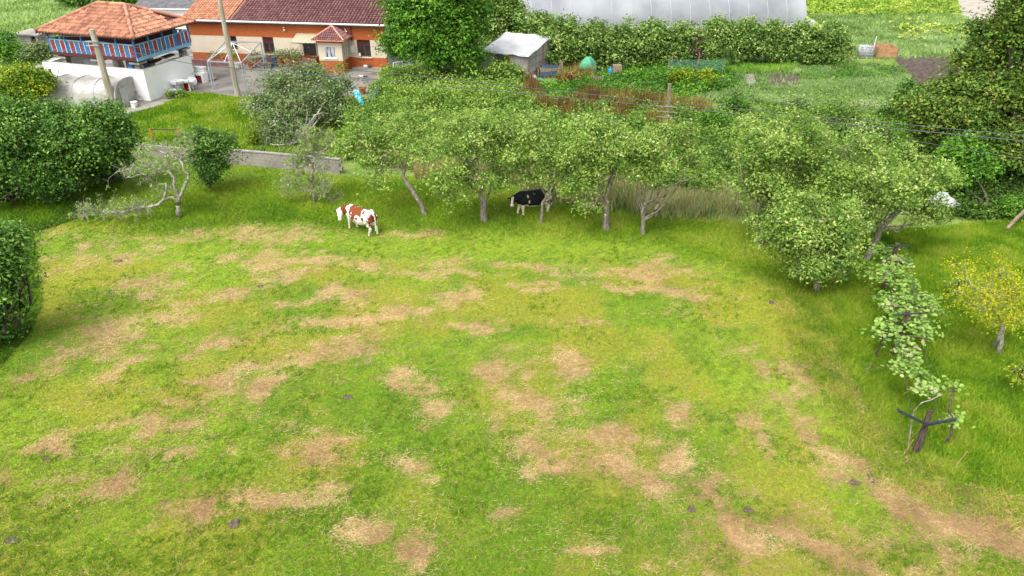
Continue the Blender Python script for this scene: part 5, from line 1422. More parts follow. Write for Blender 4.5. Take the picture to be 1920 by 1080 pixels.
single('water_drum', 'small blue plastic drum by the little wooden box', 'drum', 'bluep', g(1144, 142), lambda b: b.lathe((0, 0, 0), [(.2, 0), (.22, .05), (.22, .5), (.2, .56), (.07, .6), (.07, .72)], 12), smooth=True)
thing('wooden_box', 'brown wooden box on legs beside the blue drum', 'box', g(1156, 142), [('box', 'wood', lambda b: b.bb(-.38, .38, -.3, .3, .35, .95)), ('leg', 'darkwood', lambda b: b.bb(-.38, -.31, -.3, -.23, 0, .349)), ('leg', 'darkwood', lambda b: b.bb(.31, .38, -.3, -.23, 0, .349)), ('leg', 'darkwood', lambda b: b.bb(-.38, -.31, .23, .3, 0, .349)), ('leg', 'darkwood', lambda b: b.bb(.31, .38, .23, .3, 0, .349))])
def pallet(b, w=1.0, h=.75):
    for i in range(6): b.bb(-w / 2 + i * (w - .1) / 5, -w / 2 + i * (w - .1) / 5 + .1, -.03, 0, 0, h)
    for z in (.1, h - .18): b.bb(-w / 2, w / 2, .003, .06, z, z + .09)
single('pallet_gate', 'upright pallet standing below the green covered heap', 'pallet', 'wood', g(1119, 159), lambda b: pallet(b), -.1)
single('pallet_gate', 'grey picket panel at the foot of the netting posts', 'pallet', 'wood', g(1352, 161), lambda b: pallet(b, 1.5, .6), -.1)
single('bamboo_cane', 'thin leaning cane left of the upright pallet', 'cane', 'wood', g(1102, 160), lambda b: b.bar((0, 0, 0), (.6, .3, 1.9), .04))
# netting enclosure
nt = empty('net_enclosure', g(1250, 148), 'post and net enclosure below the vine hedge', 'net fence')
n0 = np.array(g(1250, 148))
NP = [np.array(g(*p)) - n0 for p in ((1250, 148), (1303, 150), (1352, 148), (1257, 138), (1306, 138))]
for p in NP:
    bb_ = MB(local=True); bb_.tube([tuple(p), (p[0] + .05, p[1], 1.75)], [.05, .04], 6); bb_.build('post', M['wood'], nt)
def netm(b):
    for k in range(9):
        z = .9 + k * .1
        b.tube([(NP[0][0], NP[0][1], z), ((NP[0][0] + NP[1][0]) / 2, NP[1][1], z - .05), (NP[1][0], NP[1][1], z), ((NP[2][0] + NP[1][0]) / 2, NP[1][1], z - .05), (NP[2][0], NP[2][1], z)], .008, 3)
    for k in range(50):
        x = NP[0][0] + (NP[2][0] - NP[0][0]) * k / 49
        b.tube([(x, NP[1][1] - .1, .9), (x, NP[1][1] - .1, 1.7)], .007, 3)
bb_ = MB(local=True); netm(bb_); bb_.build('net', M['net'], nt)

# tank, pipe, box
tk = thing('water_tank', 'square white water tank in a wire cage by the vine hedge', 'tank', g(1619, 108), [
    ('tank', 'film', lambda b: (b.bb(-.58, .58, -.5, .5, .15, 1.1), b.lathe((0, 0, 1.1), [(.14, 0), (.14, .08)], 10))),
    ('cage', 'metal', lambda b: ([b.tube([(x, -.55, .1), (x, -.55, 1.15)], .018, 4) for x in (-.6, -.36, -.12, .12, .36, .6)], [b.tube([(-.62, -.55, z), (.62, -.55, z)], .018, 4) for z in (.15, .4, .65, .9, 1.13)], [b.tube([(.62, y, .1), (.62, y, 1.15)], .018, 4) for y in (-.5, -.1, .3, .55)], [b.tube([(.62, -.55, z), (.62, .55, z)], .018, 4) for z in (.15, .65, 1.13)])),
    ('pallet', 'wood', lambda b: b.bb(-.6, .6, -.55, .55, 0, .14))], -.1)
single('water_pipe', 'thin upright white pipe between tank and wooden crate', 'pipe', 'whitep', g(1634, 106), lambda b: b.tube([(0, 0, 0), (.03, 0, 1.9)], .04, 6))
thing('crate_box', 'large open tan crate standing beside the white tank', 'crate', g(1655, 106), [
    ('front_panel', 'crate', lambda b: (b.bb(-.85, .85, -.8, -.74, 0.05, .5), b.bb(-.85, .85, -.82, -.76, .53, .98))), ('back_panel', 'crate', lambda b: b.bb(-.85, .85, .74, .8, 0, 1.05)),
    ('side_panel', 'crate', lambda b: b.bb(-.91, -.853, -.8, .8, 0, 1.0)), ('side_panel', 'crate', lambda b: b.bb(.853, .91, -.8, .8, 0, 1.0)), ('floor', 'wood', lambda b: b.bb(-.85, .85, -.73, .73, .02, .1)),
    ('post', 'wood', lambda b: b.bb(-.99, -.915, -.88, -.8, 0, 1.1)), ('post', 'wood', lambda b: b.bb(.915, .99, -.88, -.8, 0, 1.1)), ('post', 'wood', lambda b: b.bb(-.99, -.915, .8, .88, 0, 1.15))], -.05)

# ---- poles and cables
p1 = g(215, 205); p1t = at(172, 55, p1[1])
pl1 = empty('utility_pole', p1, 'thick leaning concrete pole in front of the white enclosure wall', 'utility pole')
b = MB(); b.bar(p1, p1t, .3); b2 = MB(); b.tube([p1, tuple((np.array(p1) + np.array(p1t)) / 2), p1t], [.27, .23, .19], 8)
b = MB(); b.tube([p1, tuple((np.array(p1) + np.array(p1t)) / 2), p1t], [.28, .24, .19], 8); b.build('post', M['pole'], pl1)
b = MB(); q = at(175, 76, p1[1]); b.bar((q[0] - .45, q[1] - .25, q[2]), (q[0] + .45, q[1] - .25, q[2]), .06); q2 = at(176, 84, p1[1]); b.bar((q2[0] - .45, q2[1] - .25, q2[2]), (q2[0] + .45, q2[1] - .25, q2[2]), .06); b.build('crossarm', M['metal'], pl1)
p2 = g(446, 181); p2t = at(405, -35, p2[1])
pl2 = empty('utility_pole', p2, 'tall concrete pole at the edge of the yard before the farmhouse', 'utility pole')
b = MB(); b.tube([p2, tuple((np.array(p2) + np.array(p2t)) / 2), p2t], [.24, .2, .15], 8); b.build('post', M['pole'], pl2)
Y3 = 43.0
p3t = at(1256, 157, Y3); p3 = (p3t[0] + .15, Y3, 0)
pl3 = empty('utility_pole', p3, 'weathered wooden pole with three thin crossarms behind the apple trees', 'utility pole')
b = MB(); b.tube([p3, (p3t[0] + .07, Y3, 2.6), p3t], [.14, .12, .1], 8); b.build('post', M['wood'], pl3)
for py_ in (198, 208, 218):
    q = at(1249.5, py_, Y3); b = MB(); b.bar((q[0] - .62, q[1] - .12, q[2] + .03), (q[0] + .62, q[1] - .12, q[2] - .06), .03); b.build('crossarm', M['pole'], pl3)
def cable(label, pts, r=.02, sagm=0.0):
    b = MB()
    P = []
    for i in range(len(pts) - 1):
        a, c = Vector(pts[i]), Vector(pts[i + 1])
        n = 12
        for k in range(n + (i == len(pts) - 2)):
            t = k / n
            q = a.lerp(c, t)
            q.z -= sagm * 4 * t * (1 - t)
            P.append(tuple(q))
    b.tube(P, r, 5)
    return tag(b.build('overhead_cable', M['wire'], None, pts[0]), label, 'cable', 'overhead cables')
YP1 = p1[1]
cable('upper cable running from the thick concrete pole past the wooden pole to the right edge', [at(176, 76, YP1), at(372, 108, 52), at(740, 138, 48), at(1230, 190, Y3), at(1960, 258, 34)], .019)
cable('lower cable of the pair crossing in front of the apple trees', [at(176, 84, YP1), at(372, 122, 52), at(740, 152, 48), at(1230, 199, Y3), at(1960, 268, 34)], .024)
cable('thin cable along the top of the granary balcony at the left edge', [at(-20, 68, 54), at(172, 68, YP1)], .018)
cable('second thin cable left of the thick concrete pole', [at(-20, 77, 54), at(174, 80, YP1)], .018)
cable('thin drooping cable entering the walnut tree at the right edge', [at(1500, 210, 40), at(1700, 262, 37), at(1960, 305, 34)], .014)
cable('short cable crossing above the gravel track', [at(1760, -20, 70), at(1890, 12, 62), at(1960, 22, 58)], .03)
cable('thin cable over the far vegetable field', [at(1700, 5, 72), at(1850, 28, 66), at(1960, 45, 60)], .022)

# ---- yard objects
# clothes frame: light blue posts with a rotary top
cf0 = np.array(g(400, 168))
cf = empty('pergola_frame', tuple(cf0), 'light blue metal pergola frame standing in the yard', 'pergola')
Pc = [np.array(g(*p)) - cf0 for p in ((400, 168), (462, 172), (497, 128), (432, 126))]
for p in Pc:
    b = MB(local=True); b.bar(tuple(p), (p[0], p[1], 2.3), .09); b.bar((p[0] + .18, p[1], 0), (p[0] + .18, p[1], 2.3), .05); b.build('post', M['lightblue'] if False else M['metal'], cf)
b = MB(local=True)
tp = [(p[0], p[1], 2.3) for p in Pc]
for i in range(4): b.bar(tp[i], tp[(i + 1) % 4], .07)
b.build('top_rail', M['metal'], cf)
b = MB(local=True)
cx = tuple(sum(p[i] for p in tp) / 4 for i in (0, 1)) + (3.0,)
for i in range(4):
    b.bar(tp[i], cx, .05)
    b.bar(((tp[i][0] + tp[(i + 1) % 4][0]) / 2, (tp[i][1] + tp[(i + 1) % 4][1]) / 2, 2.3), cx, .05)
b.build('roof_bars', M['gutter'], cf)
thing('clothes_airer', 'folding clothes airer standing open beside the farmhouse pots', 'clothes airer', g(485, 128), [
    ('rails', 'metal', lambda b: [b.bar((-.9 + .0, -.5 + i * .12, 1.0), (.9, -.5 + i * .12, 1.15), .012) for i in range(9)]), ('leg', 'metal', lambda b: (b.bar((-.8, -.5, 0), (.8, -.5, 1.0), .035), b.bar((.8, -.5, 0), (-.8, -.5, 1.0), .035))), ('leg', 'metal', lambda b: (b.bar((-.8, .5, 0), (.8, .5, 1.0), .035), b.bar((.8, .5, 0), (-.8, .5, 1.0), .035)))])
# barbecue
bq = thing('barbecue', 'white masonry barbecue with red opening beside the enclosure wall', 'barbecue', g(378, 154), [
    ('body', 'white', lambda b: (b.bb(-.5, .5, -.35, .35, .65, .8), b.bb(-.5, -.36, -.35, .35, 0, .649), b.bb(.36, .5, -.35, .35, 0, .649))), ('firebox', 'redp', lambda b: b.bb(-.35, .35, -.2, .3, 0.02, .6)), ('hood', 'white', lambda b: (b.bb(-.45, .45, .05, .34, .803, 1.2), b.bb(-.5, .5, -.05, .38, 1.203, 1.27)))], -.3)
single('stone_block', 'rough white block left of the barbecue', 'block', 'white', g(361, 161), lambda b: b.blob((0, 0, .35), (.9, .7, .8), 6, .12))
thing('garden_table', 'round white plastic table with a red cloth under it', 'table', g(352, 169), [
    ('tabletop', 'whitep', lambda b: b.lathe((0, 0, .7), [(.55, 0), (.57, .03), (.55, .05)], 20)), ('leg', 'whitep', lambda b: b.bar((-.35, -.3, 0), (-.28, -.22, .7), .09)), ('leg', 'whitep', lambda b: b.bar((.35, -.3, 0), (.28, -.22, .7), .09)),
    ('leg', 'whitep', lambda b: b.bar((-.35, .3, 0), (-.28, .22, .7), .09)), ('leg', 'whitep', lambda b: b.bar((.35, .3, 0), (.28, .22, .7), .09))])
single('cloth', 'red cloth hanging below the round plastic table', 'cloth', 'redcloth', (g(352, 169)[0] + .05, g(352, 169)[1] - .2, 0), lambda b: b.sheet([[(-.2 + .1 * i, .03 * (i % 2), .02), (-.2 + .1 * i, .03 * (i % 2), .66)] for i in range(5)], .01))
single('water_basin', 'white stone basin standing against the white wall behind the table', 'basin', 'whitep', g(336, 173), lambda b: (b.lathe((0, 0, 0), [(.22, 0), (.16, .4), (.2, .6), (.5, .75), (.55, .95), (.45, .9)], 16), b.box((.5, .25, .85), (.7, .35, .12))))
thing('garden_chair', 'white plastic chair leaning on the white enclosure wall', 'chair', g(326, 178), [
    ('seat', 'grey_white', lambda b: b.bb(-.25, .25, -.25, .25, .4, .44)), ('backrest', 'grey_white', lambda b: b.add([(-.22, .25, .44), (.22, .25, .44), (.26, .36, .95), (.1, .4, 1.1), (-.1, .4, 1.1), (-.26, .36, .95), (-.22, .28, .44), (.22, .28, .44), (.26, .39, .95), (.1, .43, 1.1), (-.1, .43, 1.1), (-.26, .39, .95)], [(0, 1, 2, 3, 4, 5), (11, 10, 9, 8, 7, 6)])),
    *[('leg', 'whitep', (lambda x, y: lambda b: b.bb(x - .03, x + .03, y - .03, y + .03, 0, .4))(x, y)) for x in (-.22, .22) for y in (-.22, .22)]], -1.1)
def pot_plant(label, loc, r, h, ph, leaf='shrub', nl=160, lobes=None, potm='terracotta', group='potted plants along the farmhouse wall', spread=1.0, seed=0):
    e = empty('potted_plant', loc, label, 'potted plant', group=group)
    b = MB(local=True); b.lathe((0, 0, 0), [(r * .7, 0), (r, h), (r * 1.1, h), (r * 1.1, h + .05), (r * .9, h + .05)], 12); b.build('pot', M[potm], e, smooth=False)
    rng = np.random.default_rng(900 + seed)
    n = nl
    C = np.array(loc) + np.array((0, 0, h + ph * .55)) + rng.normal(size=(n, 3)) * A(.18 * spread + r * .5, .18 * spread + r * .4, ph * .24)
    V, Fc, T = leaves(C, rng.normal(size=(n, 3)) + A(0, 0, .6), .16, .55, np.clip(rng.normal(.5, .2, n), 0, 1), rng)
    mesh_np('leaves', V, Fc, M[leaf], e, attrs={'tint': T})
    return e
hp = lambda x, y: inhouse((x, y, 0.012))
pot_plant('trailing plant in a terracotta pot right of the first window', hp(8.6, -.45), .28, .75, .8, 'shrub', 260, spread=1.6, seed=1)
pot_plant('bushy plant on the orange pot in the middle of the wall', hp(9.4, -.45), .3, .6, 1.0, 'shrub', 280, spread=1.6, seed=2)
pot_plant('plant with long shoots beside the entrance steps', hp(10.25, -.5), .28, .5, 1.2, 'shrub', 300, spread=1.5, seed=3)
pot_plant('tall yellow green plant in a white pot behind the pergola', hp(4.9, -1.4), .32, .45, 1.7, 'lemon', 200, potm='whitep', spread=.5, seed=4)
pot_plant('wide leafy plant left of the first window', hp(6.4, -.4), .3, .4, 1.0, 'shrub', 220, spread=1.4, seed=5)
pot_plant('small grey plant on the low wall near the downpipe', hp(2.2, -.5), .2, .7, .5, 'shrub', 90, seed=6)
pot_plant('small plant just left of the tall concrete pole', hp(3.2, -.5), .18, .7, .45, 'shrub', 70, seed=7)
pot_plant('low plant in an orange pot in front of the dark bench', hp(6.2, -1.3), .25, .4, .5, 'shrub', 90, seed=8)
pot_plant('small pale plant in front of the porch corner', hp(13.6, -3.2), .15, .3, .7, 'bramble', 90, seed=9)
pot_plant('leafy plant with yellow tips right of the porch', hp(15.3, -3.0), .2, .3, 1.0, 'bramble', 160, seed=10)
pot_plant('green plant on a stand between table and barbecue', (g(356, 158)[0], g(356, 158)[1] + .1, .012), .22, .7, .5, 'hazel', 140, potm='whitep', group=None, seed=11)
single('flower_pot', 'empty orange pot at the right end of the yard', 'pot', 'terracotta', g(680, 176), lambda b: b.lathe((0, 0, 0), [(.2, 0), (.3, .45), (.34, .45), (.34, .52), (.28, .52), (.25, .3)], 14))
thing('storage_bench', 'dark grey storage bench under the first farmhouse window', 'bench', inhouse((7.5, -.6, .012)), [('seat', 'purple', lambda b: b.bb(-.65, .6, -.6, 0, 0, .42)), ('backrest', 'purple', lambda b: b.bb(-.65, .6, .003, .25, 0, .85)), ('lid', 'steps', lambda b: b.bb(-.68, .6, -.63, 0, .423, .47))], HRZ)
single('waste_bin', 'slim navy bin beside the storage bench', 'bin', 'navyp', inhouse((8.3, -.5, .012)), lambda b: (b.bb(-.15, .15, -.3, .2, 0, .85), b.bb(-.17, .17, -.32, .22, .853, .9)), HRZ)
single('low_wall', 'low brick red wall left of the pergola frame', 'wall', 'steps', inhouse((.2, -.9, 0)), lambda b: b.bb(0, 4.2, -.12, .12, 0, .55), HRZ)
single('bucket', 'blue bucket beside the barbecue', 'bucket', 'navyp', g(382, 143), lambda b: b.lathe((0, 0, 0), [(.16, 0), (.22, .42), (.24, .43), (.2, .4)], 12))
single('log', 'pale log lying right of the barbecue', 'log', 'bark_pale', g(392, 152), lambda b: b.tube([(-.7, -.3, .15), (0, 0, .16), (.5, .35, .2)], [.13, .15, .17], 8))
single('black_pot', 'black pot with weeds at the corner of the lawn and the wall', 'pot', 'darkmetal', g(331, 184), lambda b: b.lathe((0, 0, 0), [(.2, 0), (.3, .4), (.26, .42), (.24, .3)], 12))
bush('bush', 'small weeds growing out beside the black pot', (338, 184), [(339, 176, 6, 0), (318, 178, 6, 0)], 'bramble', 45, .16, 930, 12, .15)
single('shoe', 'white slipper lying on the yard concrete right of the porch', 'slipper', 'whitep', g(677, 144), lambda b: b.blob((0, 0, .07), (.42, .2, .14), 6, .05))
single('shoe', 'black slipper lying on the yard concrete right of the porch', 'slipper', 'darkmetal', g(685, 145), lambda b: b.blob((0, 0, .07), (.42, .2, .14), 6, .05))
single('cat_bowl', 'white bundle on the plinth below the right window', 'bundle', 'whitep', inhouse((16.7, -.25, .16)), lambda b: b.blob((0, 0, .12), (.4, .3, .26), 6, .15))
single('cat', 'dark small heap of rags on the plinth below the right window', 'rags', 'bark_dark', inhouse((17.1, -.25, .16)), lambda b: b.blob((0, 0, .14), (.42, .3, .3), 6, .2)).name = 'rag_heap'
# white gate right of the house
gt = thing('white_gate', 'white metal gate at the right corner of the farmhouse', 'gate', g(739, 138), [
    ('frame', 'whitep', lambda b: (b.bar((0, 0, 0), (0, 0, 1.0), .07), b.bar((1.3, .5, 0), (1.3, .5, 1.0), .07), b.bar((0, 0, .97), (1.3, .5, .97), .06), b.bar((0, 0, .55), (1.3, .5, .55), .05))), ('bars', 'whitep', lambda b: [b.bar((.26 * i, .1 * i, .1), (.26 * i, .1 * i, .95), .03) for i in (1, 3)])])
# turquoise cloth and green net
c0 = g(684, 212)
def cl(b):
    P = []
    for i in range(9):
        t = i / 8
        q0, q1 = at(672 + 17 * t * 1.0 - 10 * 0, 165 + 45 * t, c0[1] + 1.6 * (1 - t)), at(660 + 24 * t, 172 + 38 * t, c0[1] + 1.6 * (1 - t))
        P.append([tuple(np.array(q0) + (0, .05 * math.sin(i * 2), 0)), tuple((np.array(q0) + np.array(q1)) / 2 + (0, -.08, 0)), q1])
    b.sheet(P, .04)
b = MB(); cl(b); tag(b.build('hanging_towel', M['cyan'], None, c0, smooth=True), 'turquoise and white cloth hung between thicket and green net', 'cloth')
gn = empty('garden_net', g(690, 218), 'sagging green net on posts right of the turquoise cloth', 'net fence')
b = MB()
ga, gb2 = np.array(g(686, 222)), np.array(g(712, 190))
for k in range(7): b.tube([tuple(ga + (0, 0, .2 + k * .15)), tuple(gb2 + (0, 0, .2 + k * .18))], .012, 3)
for k in range(22):
    q = ga + (gb2 - ga) * k / 21
    b.tube([tuple(q), tuple(q + (0, 0, 1.15))], .01, 3)
b.build('net', M['net'], gn)
for q in (ga, gb2):
    b = MB(); b.bar(tuple(q), tuple(q + (0, 0, 1.35)), .06); b.build('post', M['wood'], gn)
# block wall behind the pasture
w0, w1 = np.array(g(425, 307)), np.array(g(632, 326))
bw = empty('block_wall', tuple(w0), 'low grey concrete block wall behind the half dead apple tree', 'wall', math.atan2(w1[1] - w0[1], w1[0] - w0[0]))
WL = float(np.linalg.norm(w1 - w0))
def blocks(b):
    for r in range(4):
        x = -.2 if r % 2 else 0
        while x < WL + .1:
            b.bb(max(x, -.1) + .008, x + .4 - .008, random.uniform(-.006, .006), .2, r * .22 + .006, r * .22 + .214)
            x += .4
    b.bb(-.1, WL + .2, .02, .18, 0, .88)
part('blocks', 'concrete', blocks, bw)
part('coping', 'stone', lambda b: [b.bb(i * .55, i * .55 + .54, -.03, .23, .885 + random.uniform(0, .02), .95) for i in range(int(WL / .55) + 1)], bw)
part('blocks', 'concrete', lambda b: b.bb(-7.5, -.12, .02, .2, 0, .75), bw)['label'] = 'darker run of wall behind the bushes'
leafy('wall_ivy', 'dark ivy and dry stems creeping over the block wall', gpoly([(440, 296), (630, 305), (632, 318), (440, 302)]), 130, .95, .12, 'shrub', rg, per=10, hbase=.9, sigma=.14, seed=141, t0=.2)
# orange hurdle
thing('hurdle', 'orange and black jump hurdle on the lawn above the bare apple tree', 'hurdle', g(312, 262), [
    ('crossbar', 'darkmetal', lambda b: b.bar((-.85, 0, .72), (.95, -.1, .72), .05)), ('upright', 'orangep', lambda b: b.bar((-.9, 0, 0), (-.9, 0, .8), .06)), ('upright', 'orangep', lambda b: b.bar((1.0, -.1, 0), (1.0, -.1, .8), .08)), ('leg', 'darkmetal', lambda b: b.bar((-.9, 0, .3), (-.6, -.3, 0), .04))])
tag((lambda b: (b.sheet([[(-.9 + .3 * i, -.5 + .25 * j, .02 + random.uniform(0, .05)) for j in range(5)] for i in range(7)]), b.build('bare_earth', M['soil'], None, g(352, 236)))[1])(MB(local=True)), 'bare earth hollow in the yard lawn', kind='structure')
# bicycle by the white wall
def ring(b, c, r, w=.018):
    pts = [(c[0] + r * math.cos(a), c[1], c[2] + r * math.sin(a)) for a in [2 * math.pi * i / 18 for i in range(19)]]
    b.tube(pts, w, 5, cap=False)
def bike():
    e = empty('bicycle', g(254, 188), "small child's bicycle leaning by the white wall", 'bicycle', math.radians(-15))
    for x in (-.4, .45):
        b = MB(local=True); ring(b, (x, 0, .27), .25, .025); w = b.build('wheel', M['gutter'], e)
        b = MB(local=True); [b.tube([(x, 0, .27), (x + .24 * math.cos(a), 0, .27 + .24 * math.sin(a))], .005, 3) for a in [i * math.pi / 5 for i in range(10)]]; b.build('spokes', M['metal'], w)
    b = MB(local=True); [b.tube([p, q], .018, 5) for p, q in (((-.4, 0, .27), (0, 0, .27)), ((0, 0, .27), (-.12, 0, .6)), ((-.4, 0, .27), (-.12, 0, .58)), ((-.12, 0, .56), (.32, 0, .58)), ((0, 0, .27), (.32, 0, .5)), ((.45, 0, .27), (.3, 0, .7)))]; b.build('frame', M['pink_ridge'], e)
    b = MB(local=True); b.box((-.13, 0, .64), (.22, .12, .05)); b.build('saddle', M['darkmetal'], e)
    b = MB(local=True); b.tube([(.3, -.25, .72), (.3, .25, .72)], .018, 5); b.build('handlebar', M['darkmetal'], e)
bike()
single('bucket', 'white bucket on the ground below the small bicycle', 'bucket', 'whitep', g(253, 202), lambda b: b.lathe((0, 0, 0), [(.2, 0), (.26, .45), (.28, .46), (.22, .4)], 12))
single('plank', 'weathered plank lying beside the small polytunnel door', 'plank', 'wood', g(236, 200), lambda b: (b.box((0, 0, .12), (1.8, .25, .1), rz=.4), b.box((-.3, .4, .1), (1.2, .15, .12), rz=.2)))
bush('bush', 'dry brown weeds between the polytunnel and the small bicycle', (243, 190), [(240, 186, 9, 0)], 'rust', 45, .16, 931, 12, .2)
# white plastic sheet under the apple tree
single('plastic_sheet', 'crumpled white plastic sheet behind the crooked apple tree', 'plastic sheet', 'film', g(1768, 395), lambda b: b.sheet([[(-.8 + .2 * i + random.uniform(-.05, .05), -.3 + .2 * j, .5 + .35 * math.sin(i * .45) + random.uniform(-.08, .08) - (.4 if j == 0 else 0)) for j in range(5)] for i in range(9)], .02))
bl = g(1887, 430)
single('leaning_post', 'brown leaning post at the right frame edge', 'post', 'wood', bl, lambda b: b.tube([(0, 0, 0), (.35, .05, .6), (.8, .1, 1.25)], [.1, .09, .08], 8))
# split post with metal arms, near right
ps = g(1717, 850); pt = at(1744, 772, ps[1] + .1)
kp = empty('trellis_post', ps, 'dark split wooden post with two black metal arms, nearest the camera', 'trellis post', group='trellis posts of the kiwi row')
b = MB()
for dx, dy, w in ((-.05, 0, .07), (.045, .02, .08), (0, .05, .07), (.01, -.05, .06)):
    a_ = np.array(ps) + (dx, dy, 0); c_ = np.array(pt) + (dx * .8, dy, random.uniform(-.12, .03))
    b.tube([tuple(a_), tuple((a_ + c_) / 2 + (random.uniform(-.01, .01), 0, 0)), tuple(c_)], [w, w * .95, w * .7], 6)
b.build('post', M['darkwood'], kp)
jn = at(1737, 795, ps[1] - .08)
for q in (at(1683, 768, ps[1] - .3), at(1798, 784, ps[1] + .4)):
    b = MB(); b.bar(jn, q, .07, .05); b.bar(tuple(np.array(jn) - (0, .04, .03)), tuple(np.array(q) - (0, .04, .03)), .03); b.build('arm', M['darkmetal'], kp)
def wpost(label, bpx, h, armw=1.0):
    q = g(*bpx)
    e = empty('trellis_post', q, label, 'trellis post', group='trellis posts of the kiwi row')
    b = MB(local=True); b.tube([(0, 0, 0), (.02, 0, h * .5), (.03, 0, h)], [.11, .1, .09], 7); b.build('post', M['darkwood'], e)
    b = MB(local=True); b.bar((-armw / 2, -.1, h - .1), (armw / 2, -.05, h - .05), .05); b.build('arm', M['darkmetal'], e)
wpost('dark post inside the farthest kiwi vine', (1655, 545), 2.3)
wpost('dark post hidden in the middle kiwi vine', (1675, 665), 1.95)
for sx in (-.45, .45):
    a_ = np.array(g(1655, 545)) + (sx, 0, 2.15); m_ = np.array(g(1675, 665)) + (sx, 0, 1.85); c_ = np.array(jn) + (sx * .9, .1, .05)
    b = MB(); b.tube([tuple(a_), tuple(m_), tuple(c_)], .007, 4)
    tag(b.build('trellis_wire', M['wire'], None, tuple(a_)), 'left wire carrying the kiwi vines' if sx < 0 else 'right wire carrying the kiwi vines', 'wire')
b = MB(); b.tube([at(1702, 850, ps[1]), at(1708, 800, ps[1]), at(1714, 770, ps[1]), at(1728, 755, ps[1]), at(1745, 750, ps[1]), at(1765, 740, ps[1])], [.022, .02, .018, .016, .014, .01], 6)
tag(b.build('bare_vine', M['bark_pale'], None, g(1690, 860)), 'bare bent vine stem beside the near split post', 'vine')
single('cane', 'thin yellow cane left of the near split post', 'cane', 'straw_c' if 'straw_c' in M else 'crate', g(1690, 858), lambda b: b.tube([(0, 0, 0), (.17, 0, .75)], .012, 4))
single('cane', 'thin yellow cane right of the near split post', 'cane', 'crate', g(1788, 878), lambda b: b.tube([(0, 0, 0), (.2, 0, .7)], .012, 4))
single('cane', 'thin cane in the long grass left of the kiwi vines', 'cane', 'crate', g(1621, 712), lambda b: b.tube([(0, 0, 0), (.05, 0, .75)], .01, 4))
# cow pats in the field
for px, py, w, d, lab in ((1602, 905, .36, .2, 'flat grey dried cow pat left of the largest one'), (1634, 899, .26, .42, 'largest flat grey dried cow pat, at the lower right'), (1297, 955, .24, .22, 'small grey dried cow pat at the bottom centre right'), (1402, 956, .3, .2, 'grey dried cow pat half covered by grass'),
                          (440, 982, .3, .34, 'dark crumbly cow pat at the lower left'), (22, 1014, .4, .22, 'grey cow pat at the lower left corner'), (651, 745, .3, .22, 'grey cow pat among green grass in the middle'), (88, 862, .3, .14, 'dark cow pat at the left side of the pasture'), (488, 538, .26, .2, 'dark cow pat in the upper left pasture'), (222, 490, .4, .22, 'black cow pat near the left bushes'), (1448, 568, .3, .25, 'brown cow pat below the hanging apple branches')):
    q = g(px, py)
    b = MB(local=True)
    n = 14
    ph = random.random() * 6
    rim = [(w / 2 * math.cos(a) * (1 + .18 * math.sin(3 * a + ph)), d / 2 * math.sin(a) * (1 + .15 * math.cos(2 * a + ph)), 0.03) for a in [2 * math.pi * i / n for i in range(n)]]
    inn = [(x * .7, y * .7, .055 + random.uniform(0, .012)) for x, y, z in rim]
    b.add([(x * 1.1, y * 1.1, 0) for x, y, z in rim] + rim + inn + [(0, 0, .05)], [(i, (i + 1) % n, n + (i + 1) % n, n + i) for i in range(n)] + [(n + i, n + (i + 1) % n, 2 * n + (i + 1) % n, 2 * n + i) for i in range(n)] + [(2 * n + i, 2 * n + (i + 1) % n, 3 * n) for i in range(n)])
    tag(b.build('cow_pat', M['dung'], None, q), lab, 'cow pat', 'dried cow pats on the pasture')
# thin fence posts along the back of the pasture
for px, py, lab in ((1373, 405, 'thin grey fence post in the seeding grass'), (928, 362, 'thin fence post behind the black and white cow'), (1062, 372, 'thin fence post right of the black and white cow'), (860, 345, 'thin fence post behind the thick apple trunk')):
    single('fence_post', lab, 'fence post', 'wood', g(px, py), lambda b: b.tube([(0, 0, 0), (.03, 0, 1.25)], [.05, .04], 6), group='thin fence posts behind the orchard row')
